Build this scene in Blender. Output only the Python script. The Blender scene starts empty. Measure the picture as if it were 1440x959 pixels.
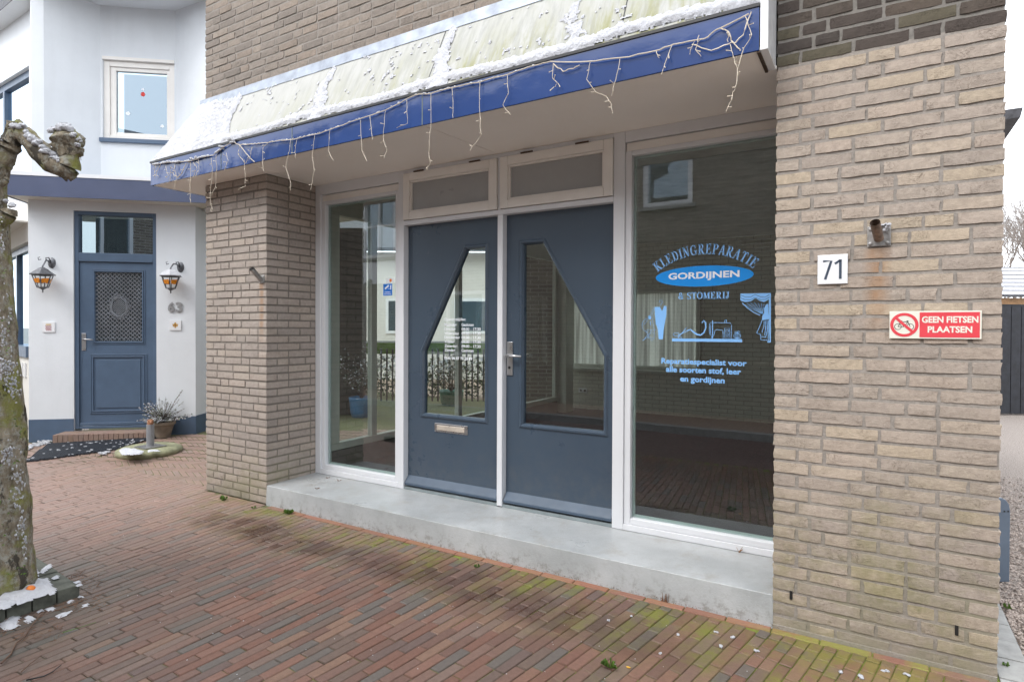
import bpy, bmesh, math, random
from mathutils import Vector, Matrix, noise
random.seed(7)
scene = bpy.context.scene
R = math.radians
# ---------------------------------------------------------------- camera
CAMP = (5.0737, -3.1320, 1.4437)
FPX = 839.91; YAW = R(31.178); PITCH = R(-0.6095); ROLL = R(0.2159); SY = -8.134
_fw = Vector((-math.sin(YAW)*math.cos(PITCH), math.cos(YAW)*math.cos(PITCH), math.sin(PITCH)))
_r = _fw.cross(Vector((0, 0, 1))).normalized(); _u = _r.cross(_fw)
_r2 = _r*math.cos(ROLL)+_u*math.sin(ROLL); _u2 = -_r*math.sin(ROLL)+_u*math.cos(ROLL)
cd = bpy.data.cameras.new('camera'); cam = bpy.data.objects.new('camera', cd)
scene.collection.objects.link(cam); scene.camera = cam
cam.matrix_world = Matrix(((_r2.x, _u2.x, -_fw.x, CAMP[0]), (_r2.y, _u2.y, -_fw.y, CAMP[1]), (_r2.z, _u2.z, -_fw.z, CAMP[2]), (0, 0, 0, 1)))
cd.sensor_width = 36; cd.lens = FPX/1440*36; cd.shift_y = SY/1440; cd.clip_start = 0.05; cd.clip_end = 2000
scene.render.resolution_x = 1024; scene.render.resolution_y = 681
scene.render.engine = 'CYCLES'
# ---------------------------------------------------------------- light
SUN_EL, SUN_AZ = 50, 200            # azimuth clockwise from +Y
w = bpy.data.worlds.new("World"); scene.world = w; w.use_nodes = True
nt = w.node_tree; nt.nodes.clear()
sky = nt.nodes.new('ShaderNodeTexSky'); sky.sky_type = 'NISHITA'; sky.sun_disc = False
sky.sun_elevation = R(SUN_EL); sky.sun_rotation = R(SUN_AZ); sky.air_density = 1.0; sky.dust_density = 4.0; sky.ozone_density = 1.0
hs = nt.nodes.new('ShaderNodeHueSaturation'); hs.inputs['Saturation'].default_value = 0.22
wm = nt.nodes.new('ShaderNodeMix'); wm.data_type = 'RGBA'; wm.inputs[0].default_value = 0.62
wm.inputs[7].default_value = (10.4, 10.9, 11.6, 1)       # even overcast cloud layer
bg = nt.nodes.new('ShaderNodeBackground'); bg.inputs[1].default_value = 0.14
wo = nt.nodes.new('ShaderNodeOutputWorld')
nt.links.new(sky.outputs[0], hs.inputs['Color']); nt.links.new(hs.outputs[0], wm.inputs[6]); nt.links.new(wm.outputs[2], bg.inputs[0]); nt.links.new(bg.outputs[0], wo.inputs[0])
sl = bpy.data.lights.new('sun', 'SUN'); sl.energy = 0.65; sl.angle = R(22); sl.color = (1, .965, .92)
so = bpy.data.objects.new('sun', sl); scene.collection.objects.link(so)
sd = Vector((math.sin(R(SUN_AZ))*math.cos(R(SUN_EL)), math.cos(R(SUN_AZ))*math.cos(R(SUN_EL)), math.sin(R(SUN_EL))))
so.rotation_euler = sd.to_track_quat('Z', 'Y').to_euler(); so.location = (0, -10, 20)
scene.view_settings.view_transform = 'Standard'; scene.view_settings.look = 'None'; scene.view_settings.gamma = 1
scene.view_settings.exposure = 1.12
scene.cycles.max_bounces = 8; scene.cycles.transparent_max_bounces = 12
# ---------------------------------------------------------------- rays from photograph coordinates to places in the world
def _ray(x, y): return _fw*FPX+_r2*(x-720)-_u2*(y-479.5-SY)
def onY(x, y, Y): d = _ray(x, y); C = Vector(CAMP); return C+d*((Y-C.y)/d.y)
def onX(x, y, X): d = _ray(x, y); C = Vector(CAMP); return C+d*((X-C.x)/d.x)
def onZ(x, y, Z=0): d = _ray(x, y); C = Vector(CAMP); return C+d*((Z-C.z)/d.z)
def onD(x, y, D): d = _ray(x, y)/FPX; return Vector(CAMP)+d*D
def onP(x, y, P0, n): d = _ray(x, y); C = Vector(CAMP); return C+d*((Vector(P0)-C).dot(n)/d.dot(n))
def pix(P):
    d = Vector(P)-Vector(CAMP); z = d.dot(_fw); return (720+FPX*d.dot(_r2)/z, 479.5+SY-FPX*d.dot(_u2)/z)
# ---------------------------------------------------------------- materials
class NT:
    def __init__(s, name):
        s.m = bpy.data.materials.new(name); s.m.use_nodes = True; s.t = s.m.node_tree; s.t.nodes.clear()
        s.out = s.t.nodes.new('ShaderNodeOutputMaterial'); s.b = s.t.nodes.new('ShaderNodeBsdfPrincipled'); s.t.links.new(s.b.outputs[0], s.out.inputs[0])
    def n(s, typ, ins=None, **p):
        nd = s.t.nodes.new('ShaderNode'+typ)
        for k, v in p.items(): setattr(nd, k, v)
        for k, v in (ins or {}).items(): s.set(nd.inputs[k], v)
        return nd
    def set(s, inp, v):
        if isinstance(v, bpy.types.NodeSocket): s.t.links.new(v, inp)
        elif isinstance(v, (tuple, list)) and len(v) == 3 and inp.type == 'RGBA': inp.default_value = (*v, 1)
        else: inp.default_value = v
    def pos(s): return s.n('NewGeometry').outputs['Position']
    def obj(s): return s.n('TexCoord').outputs['Object']
    def xyz(s, v=None): o = s.n('SeparateXYZ', {0: v or s.pos()}); return o.outputs
    def noise(s, scale, detail=4, rough=.55, vec=None, dist=0, typ='FBM'):
        nd = s.n('TexNoise', {'Scale': scale, 'Detail': detail, 'Roughness': rough, 'Distortion': dist}, noise_type=typ); s.set(nd.inputs['Vector'], vec if vec is not None else s.pos()); return nd.outputs['Fac']
    def mr(s, v, a, b, c=0, d=1): return s.n('MapRange', {0: v, 1: a, 2: b, 3: c, 4: d}).outputs[0]
    def mth(s, op, a, b=0.0, c=0.0): nd = s.n('Math', {0: a, 1: b, 2: c}, operation=op); return nd.outputs[0]
    def mix(s, f, a, b, mode='MIX'):
        nd = s.n('Mix', data_type='RGBA', blend_type=mode); s.set(nd.inputs[0], f); s.set(nd.inputs[6], a); s.set(nd.inputs[7], b); return nd.outputs[2]
    def ramp(s, f, stops, interp='LINEAR'):
        nd = s.n('ValToRGB', {0: f}); cr = nd.color_ramp; cr.interpolation = interp
        while len(cr.elements) < len(stops): cr.elements.new(.5)
        for e, (p, c) in zip(cr.elements, stops): e.position = p; e.color = (*c, 1)
        return nd.outputs[0]
    def scl(s, v, x, y, z): return s.n('Mapping', {0: v, 3: (x, y, z)}).outputs[0]
    def bump(s, h, strength=.4, dist=.01, nrm=None):
        nd = s.n('Bump', {'Strength': strength, 'Distance': dist, 'Height': h})
        if nrm is not None: s.set(nd.inputs['Normal'], nrm)
        s.set(s.b.inputs['Normal'], nd.outputs[0]); return nd.outputs[0]
    def P(s, **k):
        for a, v in k.items(): s.set(s.b.inputs[{'col': 'Base Color', 'rough': 'Roughness', 'metal': 'Metallic', 'spec': 'Specular IOR Level', 'coat': 'Coat Weight', 'coatr': 'Coat Roughness', 'emit': 'Emission Color', 'emits': 'Emission Strength', 'alpha': 'Alpha', 'trans': 'Transmission Weight'}[a]], v)
        return s.m
def door_paint():
    s = NT('slate blue gloss door paint'); X, Y, Z = s.xyz(); g = s.mth('MULTIPLY', s.mr(Z, .2, .75, 1, .08), s.mr(s.noise(11, 6, .75), .42, .7, 0, 1))
    col = s.mix(s.mr(s.noise(1.2, 3), .35, .65), (.047, .069, .099), (.054, .079, .112)); col = s.mix(s.mth('MULTIPLY', g, .35), col, (.12, .12, .115))
    sc = s.mth('MULTIPLY', s.mr(s.noise(60, 2, .5, s.scl(s.pos(), 1, 1, .2)), .70, .74, 0, .35), s.mr(s.noise(3, 2), .5, .6, 0, 1)); col = s.mix(sc, col, (.16, .18, .21))
    s.P(col=col, rough=s.mr(s.mth('ADD', g, s.noise(2.5, 3)), .3, 1.0, .24, .42), coat=.2, coatr=.1); s.bump(s.noise(40, 3, .6, s.scl(s.pos(), 1, 1, .3)), .05, .002); return s.m
def simple(name, c, rough=.5, metal=0, var=.12, vs=6, bump=.15, bs=60, coat=0, bd=.002, spec=.5, stretch=None, rv=.06):
    s = NT(name); v = s.pos()
    if stretch: v = s.scl(v, *stretch)
    f = s.noise(vs, 5, .6, v)
    c2 = tuple(x*(1-var*2) for x in c); c1 = tuple(min(1, x*(1+var)) for x in c)
    s.P(col=s.mix(s.mr(f, .3, .7), c2, c1), rough=s.mr(s.noise(vs*3, 3, .5, v), .3, .7, max(.03, rough-rv), min(1, rough+rv)), metal=metal, coat=coat, coatr=.08, spec=spec)
    if bump: s.bump(s.noise(bs, 4, .6, v), bump, bd)
    return s.m

def brick_mat(name, pal, stain=None, mossz=None, fold=.9, contrast=.22):
    s = NT(name); pos = s.pos()
    oi = s.n('ObjectInfo').outputs['Random']; at = s.n('Attribute', attribute_name='tone').outputs['Fac']
    rnd = s.mth('FRACT', s.mth('ADD', oi, at))
    off = s.n('VectorMath', {0: pos, 1: s.n('CombineXYZ', {0: s.mth('MULTIPLY', rnd, 7.0), 1: 0.0, 2: s.mth('MULTIPLY', rnd, 3.0)}).outputs[0]}, operation='ADD').outputs[0]
    n = len(pal); col = s.ramp(rnd, [(i/n, c) for i, c in enumerate(pal)], 'CONSTANT')
    r2 = s.mth('FRACT', s.mth('MULTIPLY', rnd, 17.3))
    col = s.mix(1.0, col, s.mix(r2, (.91, .91, .91), (1.07, 1.06, 1.05)), 'MULTIPLY')
    col = s.mix(1.0, col, s.mix(s.mr(s.noise(38, 5, .7, off), .3, .7), (1-contrast,)*3, (1+contrast*.6,)*3), 'MULTIPLY')
    col = s.mix(s.mr(s.noise(1.3, 4, .6), .38, .72, 0, .35), col, tuple(min(1, c*1.22) for c in pal[0]))
    # folds of the hand thrown clay: thin wandering ridges
    fv = s.scl(off, 1, 1, 1.8)
    f2 = s.noise(46, 3, .6, fv, dist=1.8); col = s.mix(1.0, col, s.mix(s.mr(s.mth('ABSOLUTE', s.mth('SUBTRACT', f2, .5)), 0, .02, .55*fold, 0), (1, 1, 1), (.66, .62, .58)), 'MULTIPLY'); f1 = s.noise(19, 3, .6, fv, dist=2.6); ridge = s.mth('ABSOLUTE', s.mth('SUBTRACT', f1, .5)); crack = s.mr(ridge, 0, .016, 0, 1)
    gate = s.mr(s.noise(9, 2, .5, off), .46, .6, 0, 1); crack2 = s.mix(gate, (1, 1, 1), crack)
    col = s.mix(1.0, col, s.mix(s.mr(crack2, 0, 1), (.55, .51, .47), (1, 1, 1)), 'MULTIPLY')
    X, Y, Z = s.xyz(pos)
    if mossz:
        m = s.mth('MULTIPLY', s.mr(Z, mossz[0], mossz[1], 1, 0), s.mr(s.noise(3.2, 5, .7), .42, .62, 0, 1))
        col = s.mix(s.mth('MULTIPLY', m, mossz[2]), col, (.20, .20, .075))
        g = s.mr(Z, .0, .16, .75, 0); col = s.mix(s.mth('MULTIPLY', g, s.mr(s.noise(6, 4, .6), .3, .6)), col, (.23, .215, .16))
    if stain:
        for (sx, sz0, sz1, wd) in stain:
            a = s.mr(s.mth('ABSOLUTE', s.mth('SUBTRACT', X, sx)), wd*.25, wd, 1, 0)
            b = s.mth('MULTIPLY', s.mr(Z, sz0, sz0+.22, 0, 1), s.mr(Z, sz1, sz1+.02, 1, 0))
            k = s.mth('MULTIPLY', s.mth('MULTIPLY', a, b), s.mr(s.noise(14, 4, .6), .25, .6, .25, .85))
            col = s.mix(k, col, (.36, .22, .13))
    s.P(col=col, rough=.92, spec=.25)
    g = s.noise(170, 4, .7, off); h = s.mth('ADD', s.mth('MULTIPLY', g, .45), s.mth('ADD', s.mth('MULTIPLY', s.mr(crack2, 0, 1), .3*fold), s.mth('MULTIPLY', f1, .36*fold)))
    s.bump(h, .8, .006); return s.m
TAN = [(.43, .358, .30), (.415, .35, .295), (.40, .34, .29), (.44, .37, .30), (.385, .33, .285), (.455, .38, .29), (.415, .355, .30)]
TAUPE = [(.285, .245, .21), (.26, .225, .195), (.305, .26, .22), (.235, .205, .18), (.29, .24, .20), (.27, .235, .205)]
PIERL = [(.385, .335, .295), (.37, .322, .285), (.40, .342, .297), (.35, .308, .275), (.405, .35, .30), (.375, .327, .29)]
DARK = [(.080, .066, .058), (.10, .082, .068), (.07, .060, .054), (.115, .092, .074), (.092, .070, .062), (.12, .108, .075)]
M = {}
M['brick_tan'] = brick_mat('tan hand moulded brick', TAN, stain=[(5.085, 1.38, 1.80, .06)], mossz=(.35, 1.0, .55))
M['brick_pier'] = brick_mat('greige pier brick', PIERL, stain=[(.775, 1.3, 1.83, .035)], mossz=(.1, .5, .35), fold=.45, contrast=.16)
M['brick_taupe'] = brick_mat('taupe facade brick', TAUPE, fold=1.0)
M['brick_dark'] = brick_mat('dark brown band brick', DARK, fold=.9)
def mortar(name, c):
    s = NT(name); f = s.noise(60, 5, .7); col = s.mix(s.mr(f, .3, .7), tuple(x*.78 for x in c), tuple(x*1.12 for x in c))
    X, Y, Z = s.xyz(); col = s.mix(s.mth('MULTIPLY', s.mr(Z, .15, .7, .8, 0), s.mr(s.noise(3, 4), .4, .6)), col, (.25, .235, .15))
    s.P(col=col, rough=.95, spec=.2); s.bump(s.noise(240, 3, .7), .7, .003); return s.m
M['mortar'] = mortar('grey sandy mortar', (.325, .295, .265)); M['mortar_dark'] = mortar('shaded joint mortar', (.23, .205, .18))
M['mortar_light'] = mortar('band mortar', (.235, .22, .20))
def pave_mat():
    s = NT('red clay paving brick'); pos = s.pos(); X, Y, Z = s.xyz(pos)
    oi = s.n('ObjectInfo').outputs['Random']; at = s.n('Attribute', attribute_name='tone').outputs['Fac']; rnd = s.mth('FRACT', s.mth('ADD', oi, at))
    pal = [(.160, .082, .060), (.186, .100, .074), (.130, .090, .072), (.165, .100, .078), (.116, .098, .086), (.192, .116, .082), (.140, .080, .062), (.166, .112, .090), (.124, .084, .072), (.158, .092, .072)]
    col = s.ramp(rnd, [(i/len(pal), c) for i, c in enumerate(pal)], 'CONSTANT')
    col = s.mix(1.0, col, s.mix(s.mr(s.noise(45, 5, .75), .3, .7), (.80, .80, .80), (1.14, 1.13, 1.12)), 'MULTIPLY')
    # paler, drier bricks toward the white house
    far = s.mr(s.mth('SUBTRACT', X, s.mth('MULTIPLY', Y, .8)), 3.0, .3, 0, 1)
    col = s.mix(s.mth('MULTIPLY', far, .60), col, (.37, .26, .215))
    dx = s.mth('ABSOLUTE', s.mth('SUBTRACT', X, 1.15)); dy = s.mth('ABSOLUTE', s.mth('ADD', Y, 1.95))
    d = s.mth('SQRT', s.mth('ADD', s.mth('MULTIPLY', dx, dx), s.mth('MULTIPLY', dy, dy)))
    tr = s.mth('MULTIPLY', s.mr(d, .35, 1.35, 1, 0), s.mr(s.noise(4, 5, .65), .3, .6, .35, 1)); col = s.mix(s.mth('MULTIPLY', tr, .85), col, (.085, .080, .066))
    # green algae beside the plinth and toward the right
    near = s.mth('ADD', s.mr(Y, -.75, -.15, .0, 1.7), s.mr(X, 3.6, 5.0, .0, .75))
    ms = s.mth('MULTIPLY', near, s.mr(s.noise(3.1, 6, .7), .42, .62, 0, 1)); ms = s.mth('MULTIPLY', ms, s.mr(X, .1, 1.2, .15, 1)); ms = s.mth('MULTIPLY', ms, s.mth('MULTIPLY', s.mr(s.noise(13, 5, .75), .36, .6, .12, 1), s.mr(s.mth('FRACT', s.mth('MULTIPLY', rnd, 53.1)), .15, .75, .35, 1)))
    col = s.mix(s.mth('MULTIPLY', ms, .95), col, (.155, .155, .030))
    ms2 = s.mth('MULTIPLY', s.mr(X, 4.55, 5.1, 0, 1), s.mr(s.noise(5, 5, .6), .3, .55)); col = s.mix(s.mth('MULTIPLY', ms2, .5), col, (.25, .16, .075))
    # damp streak parallel to the step
    wl = s.mth('ADD', Y, s.mth('MULTIPLY', s.mth('SUBTRACT', s.noise(1.6, 3, .6), .5), .5))
    band = s.mth('MULTIPLY', s.mr(s.mth('ABSOLUTE', s.mth('ADD', wl, .42)), .09, .22, 1, 0), s.mth('MULTIPLY', s.mr(X, .55, .95, 0, 1), s.mr(X, 4.6, 3.6, 0, 1)))
    band = s.mth('MULTIPLY', band, s.mr(s.noise(7, 5, .7), .3, .55, .35, 1)); band = s.mth('MULTIPLY', band, s.mr(s.mth('FRACT', s.mth('MULTIPLY', rnd, 31.7)), .1, .8, .35, 1)); col = s.mix(s.mth('MULTIPLY', band, .9), col, (.055, .024, .016))
    wet = s.mr(s.noise(.9, 3, .6), .4, .65, 0, 1)
    s.P(col=col, rough=s.mth('SUBTRACT', s.mix(wet, (.62, .62, .62), (.42, .42, .42)), s.mth('MULTIPLY', band, .2)), spec=.4)
    s.bump(s.mth('ADD', s.noise(190, 4, .7), s.mth('MULTIPLY', s.noise(22, 3, .5), 1.2)), .55, .004); return s.m
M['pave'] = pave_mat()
def edge_mat():
    s = NT('orange red edge brick'); X, Y, Z = s.xyz(); rnd = s.n('ObjectInfo').outputs['Random']
    col = s.ramp(rnd, [(0, (.27, .12, .075)), (.3, (.24, .115, .08)), (.6, (.29, .135, .09)), (.85, (.22, .13, .09))], 'CONSTANT')
    ms = s.mth('MULTIPLY', s.mr(X, 4.55, 4.75, .15, 1), s.mr(s.noise(4.5, 4, .6), .44, .55)); col = s.mix(s.mth('MULTIPLY', ms, .85), col, (.23, .25, .045))
    col = s.mix(s.mr(s.noise(40, 5, .7), .35, .7, 0, .4), col, (.20, .10, .07)); s.P(col=col, rough=.75); s.bump(s.noise(150, 4, .7), .5, .003); return s.m
M['edge'] = edge_mat()
def joint_mat():
    s = NT('sand and moss in the joints'); X, Y, Z = s.xyz()
    a = s.mth('ADD', s.mr(X, 1.6, 3.3, 0, .8), s.mr(Y, -.9, -.2, 0, .35)); k = s.n('Clamp', {0: s.mth('MULTIPLY', a, s.mr(s.noise(5, 5, .7), .32, .5, .35, 1.1))}).outputs[0]
    col = s.mix(k, s.mix(s.noise(30, 4), (.07, .058, .048), (.12, .10, .08)), s.mix(s.noise(80, 3), (.11, .14, .025), (.23, .27, .04)))
    s.P(col=col, rough=.95); s.bump(s.noise(220, 3, .7), .8, .004); return s.m
M['joint'] = joint_mat()
def render_mat(name, c):
    s = NT(name); f = s.noise(2.2, 6, .65); col = s.mix(s.mr(f, .3, .75), tuple(x*.93 for x in c), c)
    X, Y, Z = s.xyz(); st = s.noise(5, 5, .6, s.scl(s.pos(), 1, 1, .12)); col = s.mix(s.mr(st, .5, .8, 0, .18), col, tuple(x*.72 for x in c))
    s.P(col=col, rough=.9, spec=.25); s.bump(s.mth('ADD', s.noise(130, 4, .7), s.mth('MULTIPLY', s.noise(9, 4), 1.5)), .35, .006); return s.m
M['render'] = render_mat('white rendered wall', (.74, .77, .80)); M['render_cream'] = render_mat('off white painted wall', (.68, .66, .62))
M['white'] = simple('white gloss frame paint', (.68, .69, .715), .32, var=.01, bump=.02, bs=60, rv=.02)
M['cream'] = simple('soft white painted timber', (.80, .77, .73), .38, var=.03, bump=.08, bs=40)
M['soffit'] = simple('warm white soffit board', (.88, .83, .77), .55, var=.015, vs=2, bump=.1, bs=220)
M['blue'] = simple('slate blue gloss door paint', (.050, .073, .104), .3, var=.015, vs=1.5, bump=.03, bs=60, coat=.15, rv=.01)
M['blue'] = door_paint(); M['blue_bar'] = simple('slate blue satin bar', (.065, .096, .14), .5, var=.06, bump=.1); M['blue_dark'] = simple('dark blue glazing bead paint', (.04, .068, .115), .3, var=.05, coat=.3)
M['blue63'] = simple('slate blue satin paint', (.085, .13, .20), .38, var=.05, bump=.12)
M['blue_fascia63'] = simple('slate purple blue fascia board', (.075, .092, .16), .42, var=.05, vs=3)
def fascia_mat():
    s = NT('glossy cobalt fascia board'); f = s.noise(1.1, 3, .6)
    s.P(col=s.mix(s.mr(f, .35, .65), (.012, .042, .165), (.020, .058, .21)), rough=.05, coat=.0, coatr=.03, spec=.5)
    s.bump(s.mth('ADD', s.noise(4, 2, .5), s.mth('MULTIPLY', s.noise(70, 3, .6), .07)), .12, .02); return s.m
M['fascia'] = fascia_mat()
M['black_trim'] = simple('black aluminium trim', (.02, .02, .022), .4)
M['zinc'] = simple('weathered lead flashing', (.36, .40, .47), .5, .3, var=.18, vs=7, bump=.6, bs=14, bd=.006)
M['alu'] = simple('brushed aluminium', (.55, .55, .56), .3, .9, var=.05)
M['steel'] = simple('galvanised steel', (.42, .41, .40), .42, .75, var=.22, vs=25, bump=.3, bs=90)
M['rust'] = simple('rusty pipe', (.26, .19, .15), .6, .5, var=.35, vs=30, bump=.4, bs=80)
M['hinge'] = simple('brown hinge metal', (.10, .065, .045), .5, .5)
def step_mat():
    s = NT('pale grey painted concrete'); X, Y, Z = s.xyz()
    col = s.mix(s.mr(s.noise(3, 6, .6), .35, .7), (.34, .355, .36), (.46, .475, .48))
    k = s.mth('MULTIPLY', s.mr(Z, .0, .11, 1, .15), s.mr(s.noise(18, 6, .78), .50, .62, 0, 1)); col = s.mix(s.mth('MULTIPLY', k, .7), col, (.16, .15, .12))
    k2 = s.mth('MULTIPLY', s.mr(s.noise(5.5, 6, .75), .52, .68, 0, .6), s.mr(Z, .14, .155, 0, 1)); col = s.mix(k2, col, (.30, .28, .25))
    s.P(col=col, rough=s.mix(s.mr(Z, .14, .155, 0, 1), (.75,)*3, s.mix(s.noise(4, 4), (.2,)*3, (.42,)*3)), spec=.5)
    s.bump(s.mth('ADD', s.mth('MULTIPLY', s.noise(90, 4, .7), .6), s.noise(14, 5, .6)), .5, .006); return s.m
M['step'] = step_mat()
def roof_mat():
    s = NT('algae streaked white roof panel'); X, Y, Z = s.xyz()
    streak = s.noise(13, 6, .7, s.scl(s.pos(), 1, .3, .16), dist=.3)
    low = s.mr(Z, 2.92, 3.30, 1.2, .15); rt = s.mr(X, .6, 3.4, .12, 1)
    k = s.mth('MULTIPLY', s.mth('MULTIPLY', low, rt), s.mr(streak, .4, .62, 0, 1))
    col = s.mix(s.mth('MULTIPLY', k, .95), (.42, .42, .40), s.mix(s.noise(30, 4), (.17, .175, .035), (.28, .275, .10)))
    gk = s.mth('MULTIPLY', s.mr(s.noise(26, 6, .7, s.scl(s.pos(), 1, .3, .10)), .45, .65, 0, .75), s.mr(X, .2, 2.4, .15, 1)); col = s.mix(gk, col, (.29, .295, .27))
    s.P(col=col, rough=.7); s.bump(streak, .3, .004); return s.m
M['roof'] = roof_mat()
def snow_mat():
    s = NT('old snow'); s.P(col=s.mix(s.noise(14, 4), (.50, .51, .555), (.63, .635, .66)), rough=.8, spec=.2)
    s.b.inputs['Subsurface Weight'].default_value = .25; s.b.inputs['Subsurface Radius'].default_value = (.02, .02, .02); s.bump(s.mth('ADD', s.noise(150, 5, .7), s.mth('MULTIPLY', s.noise(38, 4, .6), 2.2)), .9, .008); return s.m
M['snow'] = snow_mat()
def glass(name, tint=(.90, .93, .92), boost=2.3, add=.045, rough=0.0, gcol=(.93, .95, .98)):
    s = NT(name); s.t.nodes.remove(s.b)
    fr = s.n('Fresnel', {0: 1.5}).outputs[0]; k = s.n('Clamp', {0: s.mth('MULTIPLY_ADD', fr, boost, add)}).outputs[0]
    k = s.mth('MULTIPLY', k, s.mth('SUBTRACT', 1.0, s.n('NewGeometry').outputs['Backfacing'])); tr = s.n('BsdfTransparent', {0: tint}); gl = s.n('BsdfGlossy', {0: gcol, 1: rough})
    wv = s.n('Bump', {'Strength': .02, 'Distance': .02, 'Height': s.noise(1.8, 1)}); s.set(gl.inputs['Normal'], wv.outputs[0])
    mx = s.n('MixShader', {0: k, 1: tr.outputs[0], 2: gl.outputs[0]}); s.t.links.new(mx.outputs[0], s.out.inputs[0]); return s.m
M['glass'] = glass('shop window glass'); M['glass_clear'] = glass('side window glass', (.93, .96, .95), .9, 0); M['glass_house'] = glass('house window glass', (.6, .66, .68), 3.4, .16, gcol=(.66, .80, .92))  # house glass: blue of a clear sky put into its reflection colour
M['frost'] = simple('frosted pane', (.34, .345, .345), .33, var=.05, vs=2.5, bump=.25, bs=300, bd=.0015, coat=.25)
M['pane_edge'] = simple('grey green sealed pane edge', (.42, .52, .50), .35, var=.04)
M['letter_blue'] = simple('light blue vinyl lettering', (.24, .52, .95), .5, var=.02, bump=0); M['logo_blue'] = simple('bright blue vinyl', (.0, .27, .78), .45, var=.02, bump=0)
M['vinyl_white'] = simple('white vinyl lettering', (.82, .85, .90), .5, var=.02, bump=0)
M['sign_white'] = simple('cream sign board', (.78, .77, .68), .4, var=.02, bump=0); M['sign_red'] = simple('red sign print', (.72, .065, .085), .4, var=.03, bump=0)
M['black'] = simple('black print', (.015, .015, .016), .5, var=.02, bump=0); M['slate_print'] = simple('dark slate numerals', (.045, .065, .10), .45, bump=0)
M['enamel'] = simple('white enamel plate', (.80, .81, .83), .2, var=.02, bump=0, coat=.5)
M['sticker_blue'] = simple('blue sticker', (.01, .16, .62), .35, bump=0); M['orange'] = simple('orange', (.80, .22, .03), .5, bump=.2)
M['wire'] = simple('cream cable', (.70, .62, .50), .5, var=.06); M['bulb'] = simple('clear bulb tip', (.72, .66, .56), .25, var=.05)
M['lamp_metal'] = simple('dark pewter lamp metal', (.17, .175, .19), .45, .6, var=.2, vs=40)
M['lamp_glass'] = simple('bevelled lamp glass', (.58, .60, .60), .15, var=.1, vs=60, coat=.6); M['amber'] = simple('amber glass', (.90, .30, .03), .2, var=.2, vs=60, coat=.5)
M['terracotta'] = simple('weathered terracotta', (.21, .17, .13), .8, var=.2, vs=9, bump=.4); M['soil'] = simple('dark soil', (.05, .04, .03), .95, var=.3, vs=30, bump=1, bs=60, bd=.01)
M['concrete_moss'] = simple('mossy concrete', (.27, .27, .165), .9, var=.22, vs=9, bump=.7, bs=60, bd=.006); M['concrete'] = simple('grey concrete kerb', (.33, .33, .32), .85, var=.14, vs=12, bump=.5, bs=120)
M['kerb_dark'] = simple('dark algae covered kerb', (.10, .105, .085), .85, var=.3, vs=10, bump=.6, bs=60, bd=.006)
M['rubber'] = simple('black rubber', (.028, .034, .045), .6, bump=.2); M['leaf'] = simple('grey green leaf', (.22, .26, .19), .6, var=.35, vs=20, bump=0)
M['leaf_green'] = simple('green weed leaf', (.10, .19, .025), .6, var=.3, vs=20, bump=0); M['leaf_dry'] = simple('dry brown leaf', (.20, .09, .04), .7, var=.3, vs=20, bump=0); M['bare'] = simple('grey brown bare twig', (.20, .17, .15), .85, var=.2); M['twig'] = simple('brown twig', (.13, .075, .05), .8, var=.25)
def bark_mat():
    s = NT('mossy plane bark'); v = s.pos(); f = s.noise(21, 7, .72, s.scl(v, 1, 1, .45))
    col = s.mix(s.mr(f, .35, .65), (.10, .082, .055), (.36, .31, .235)); col = s.mix(s.mr(s.noise(30, 5, .75), .5, .58, 0, .75), col, (.36, .36, .32))
    X, Y, Z = s.xyz(v); k = s.mr(s.noise(6, 5, .65), .5, .62, 0, 1); col = s.mix(s.mth('MULTIPLY', k, .8), col, (.22, .23, .05))
    b = s.mth('MULTIPLY', s.mr(s.noise(7, 6, .7, s.scl(v, 1, 1, .6)), .56, .60, 0, 1), .85); col = s.mix(b, col, (.04, .035, .03))
    s.P(col=col, rough=.95, spec=.2); s.bump(s.mth('ADD', f, s.mth('MULTIPLY', s.noise(60, 5, .7), .5)), .9, .02); return s.m
M['bark'] = bark_mat()
def texbrick(name, c1, c2, mo, scale=1, ang=None, bump=.5, bw=.22, bh=.0628):
    s = NT(name); v = s.obj()
    if ang is not None: v = s.n('Mapping', {0: v, 2: ang}).outputs[0]
    b = s.n('TexBrick', {'Vector': v, 'Color1': c1, 'Color2': c2, 'Mortar': mo, 'Scale': 1.0, 'Mortar Size': .006, 'Brick Width': bw, 'Row Height': bh, 'Bias': 0.0})
    col = s.mix(1.0, b.outputs[0], s.mix(s.noise(12, 5, .7), (.7,)*3, (1.2,)*3), 'MULTIPLY'); s.P(col=col, rough=.9); s.bump(b.outputs['Fac'], -bump, .006); return s.m
M['opp_brick'] = texbrick('brown brick across the street', (.15, .12, .098), (.24, .195, .155), (.42, .39, .35), ang=(R(90), 0, 0))
M['side_brick'] = texbrick('brown side wall brick', (.12, .095, .08), (.16, .13, .10), (.05, .045, .04), ang=(R(90), 0, 0))
M['cream_brick'] = texbrick('cream painted inner brick', (.62, .63, .54), (.68, .68, .58), (.45, .45, .38), ang=(R(90), 0, 0))
M['street'] = texbrick('street clinkers', (.14, .085, .075), (.19, .115, .10), (.06, .05, .045), bw=.2, bh=.055); M['terrace'] = texbrick('terrace clinkers', (.34, .24, .18), (.42, .30, .23), (.16, .13, .10), bw=.2, bh=.055)
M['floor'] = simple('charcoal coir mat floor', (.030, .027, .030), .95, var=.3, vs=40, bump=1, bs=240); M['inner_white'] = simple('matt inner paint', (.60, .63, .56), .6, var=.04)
M['ceiling'] = simple('inner ceiling', (.65, .65, .62), .8); M['sill_grey'] = simple('grey inner sill', (.24, .28, .29), .4)
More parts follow.
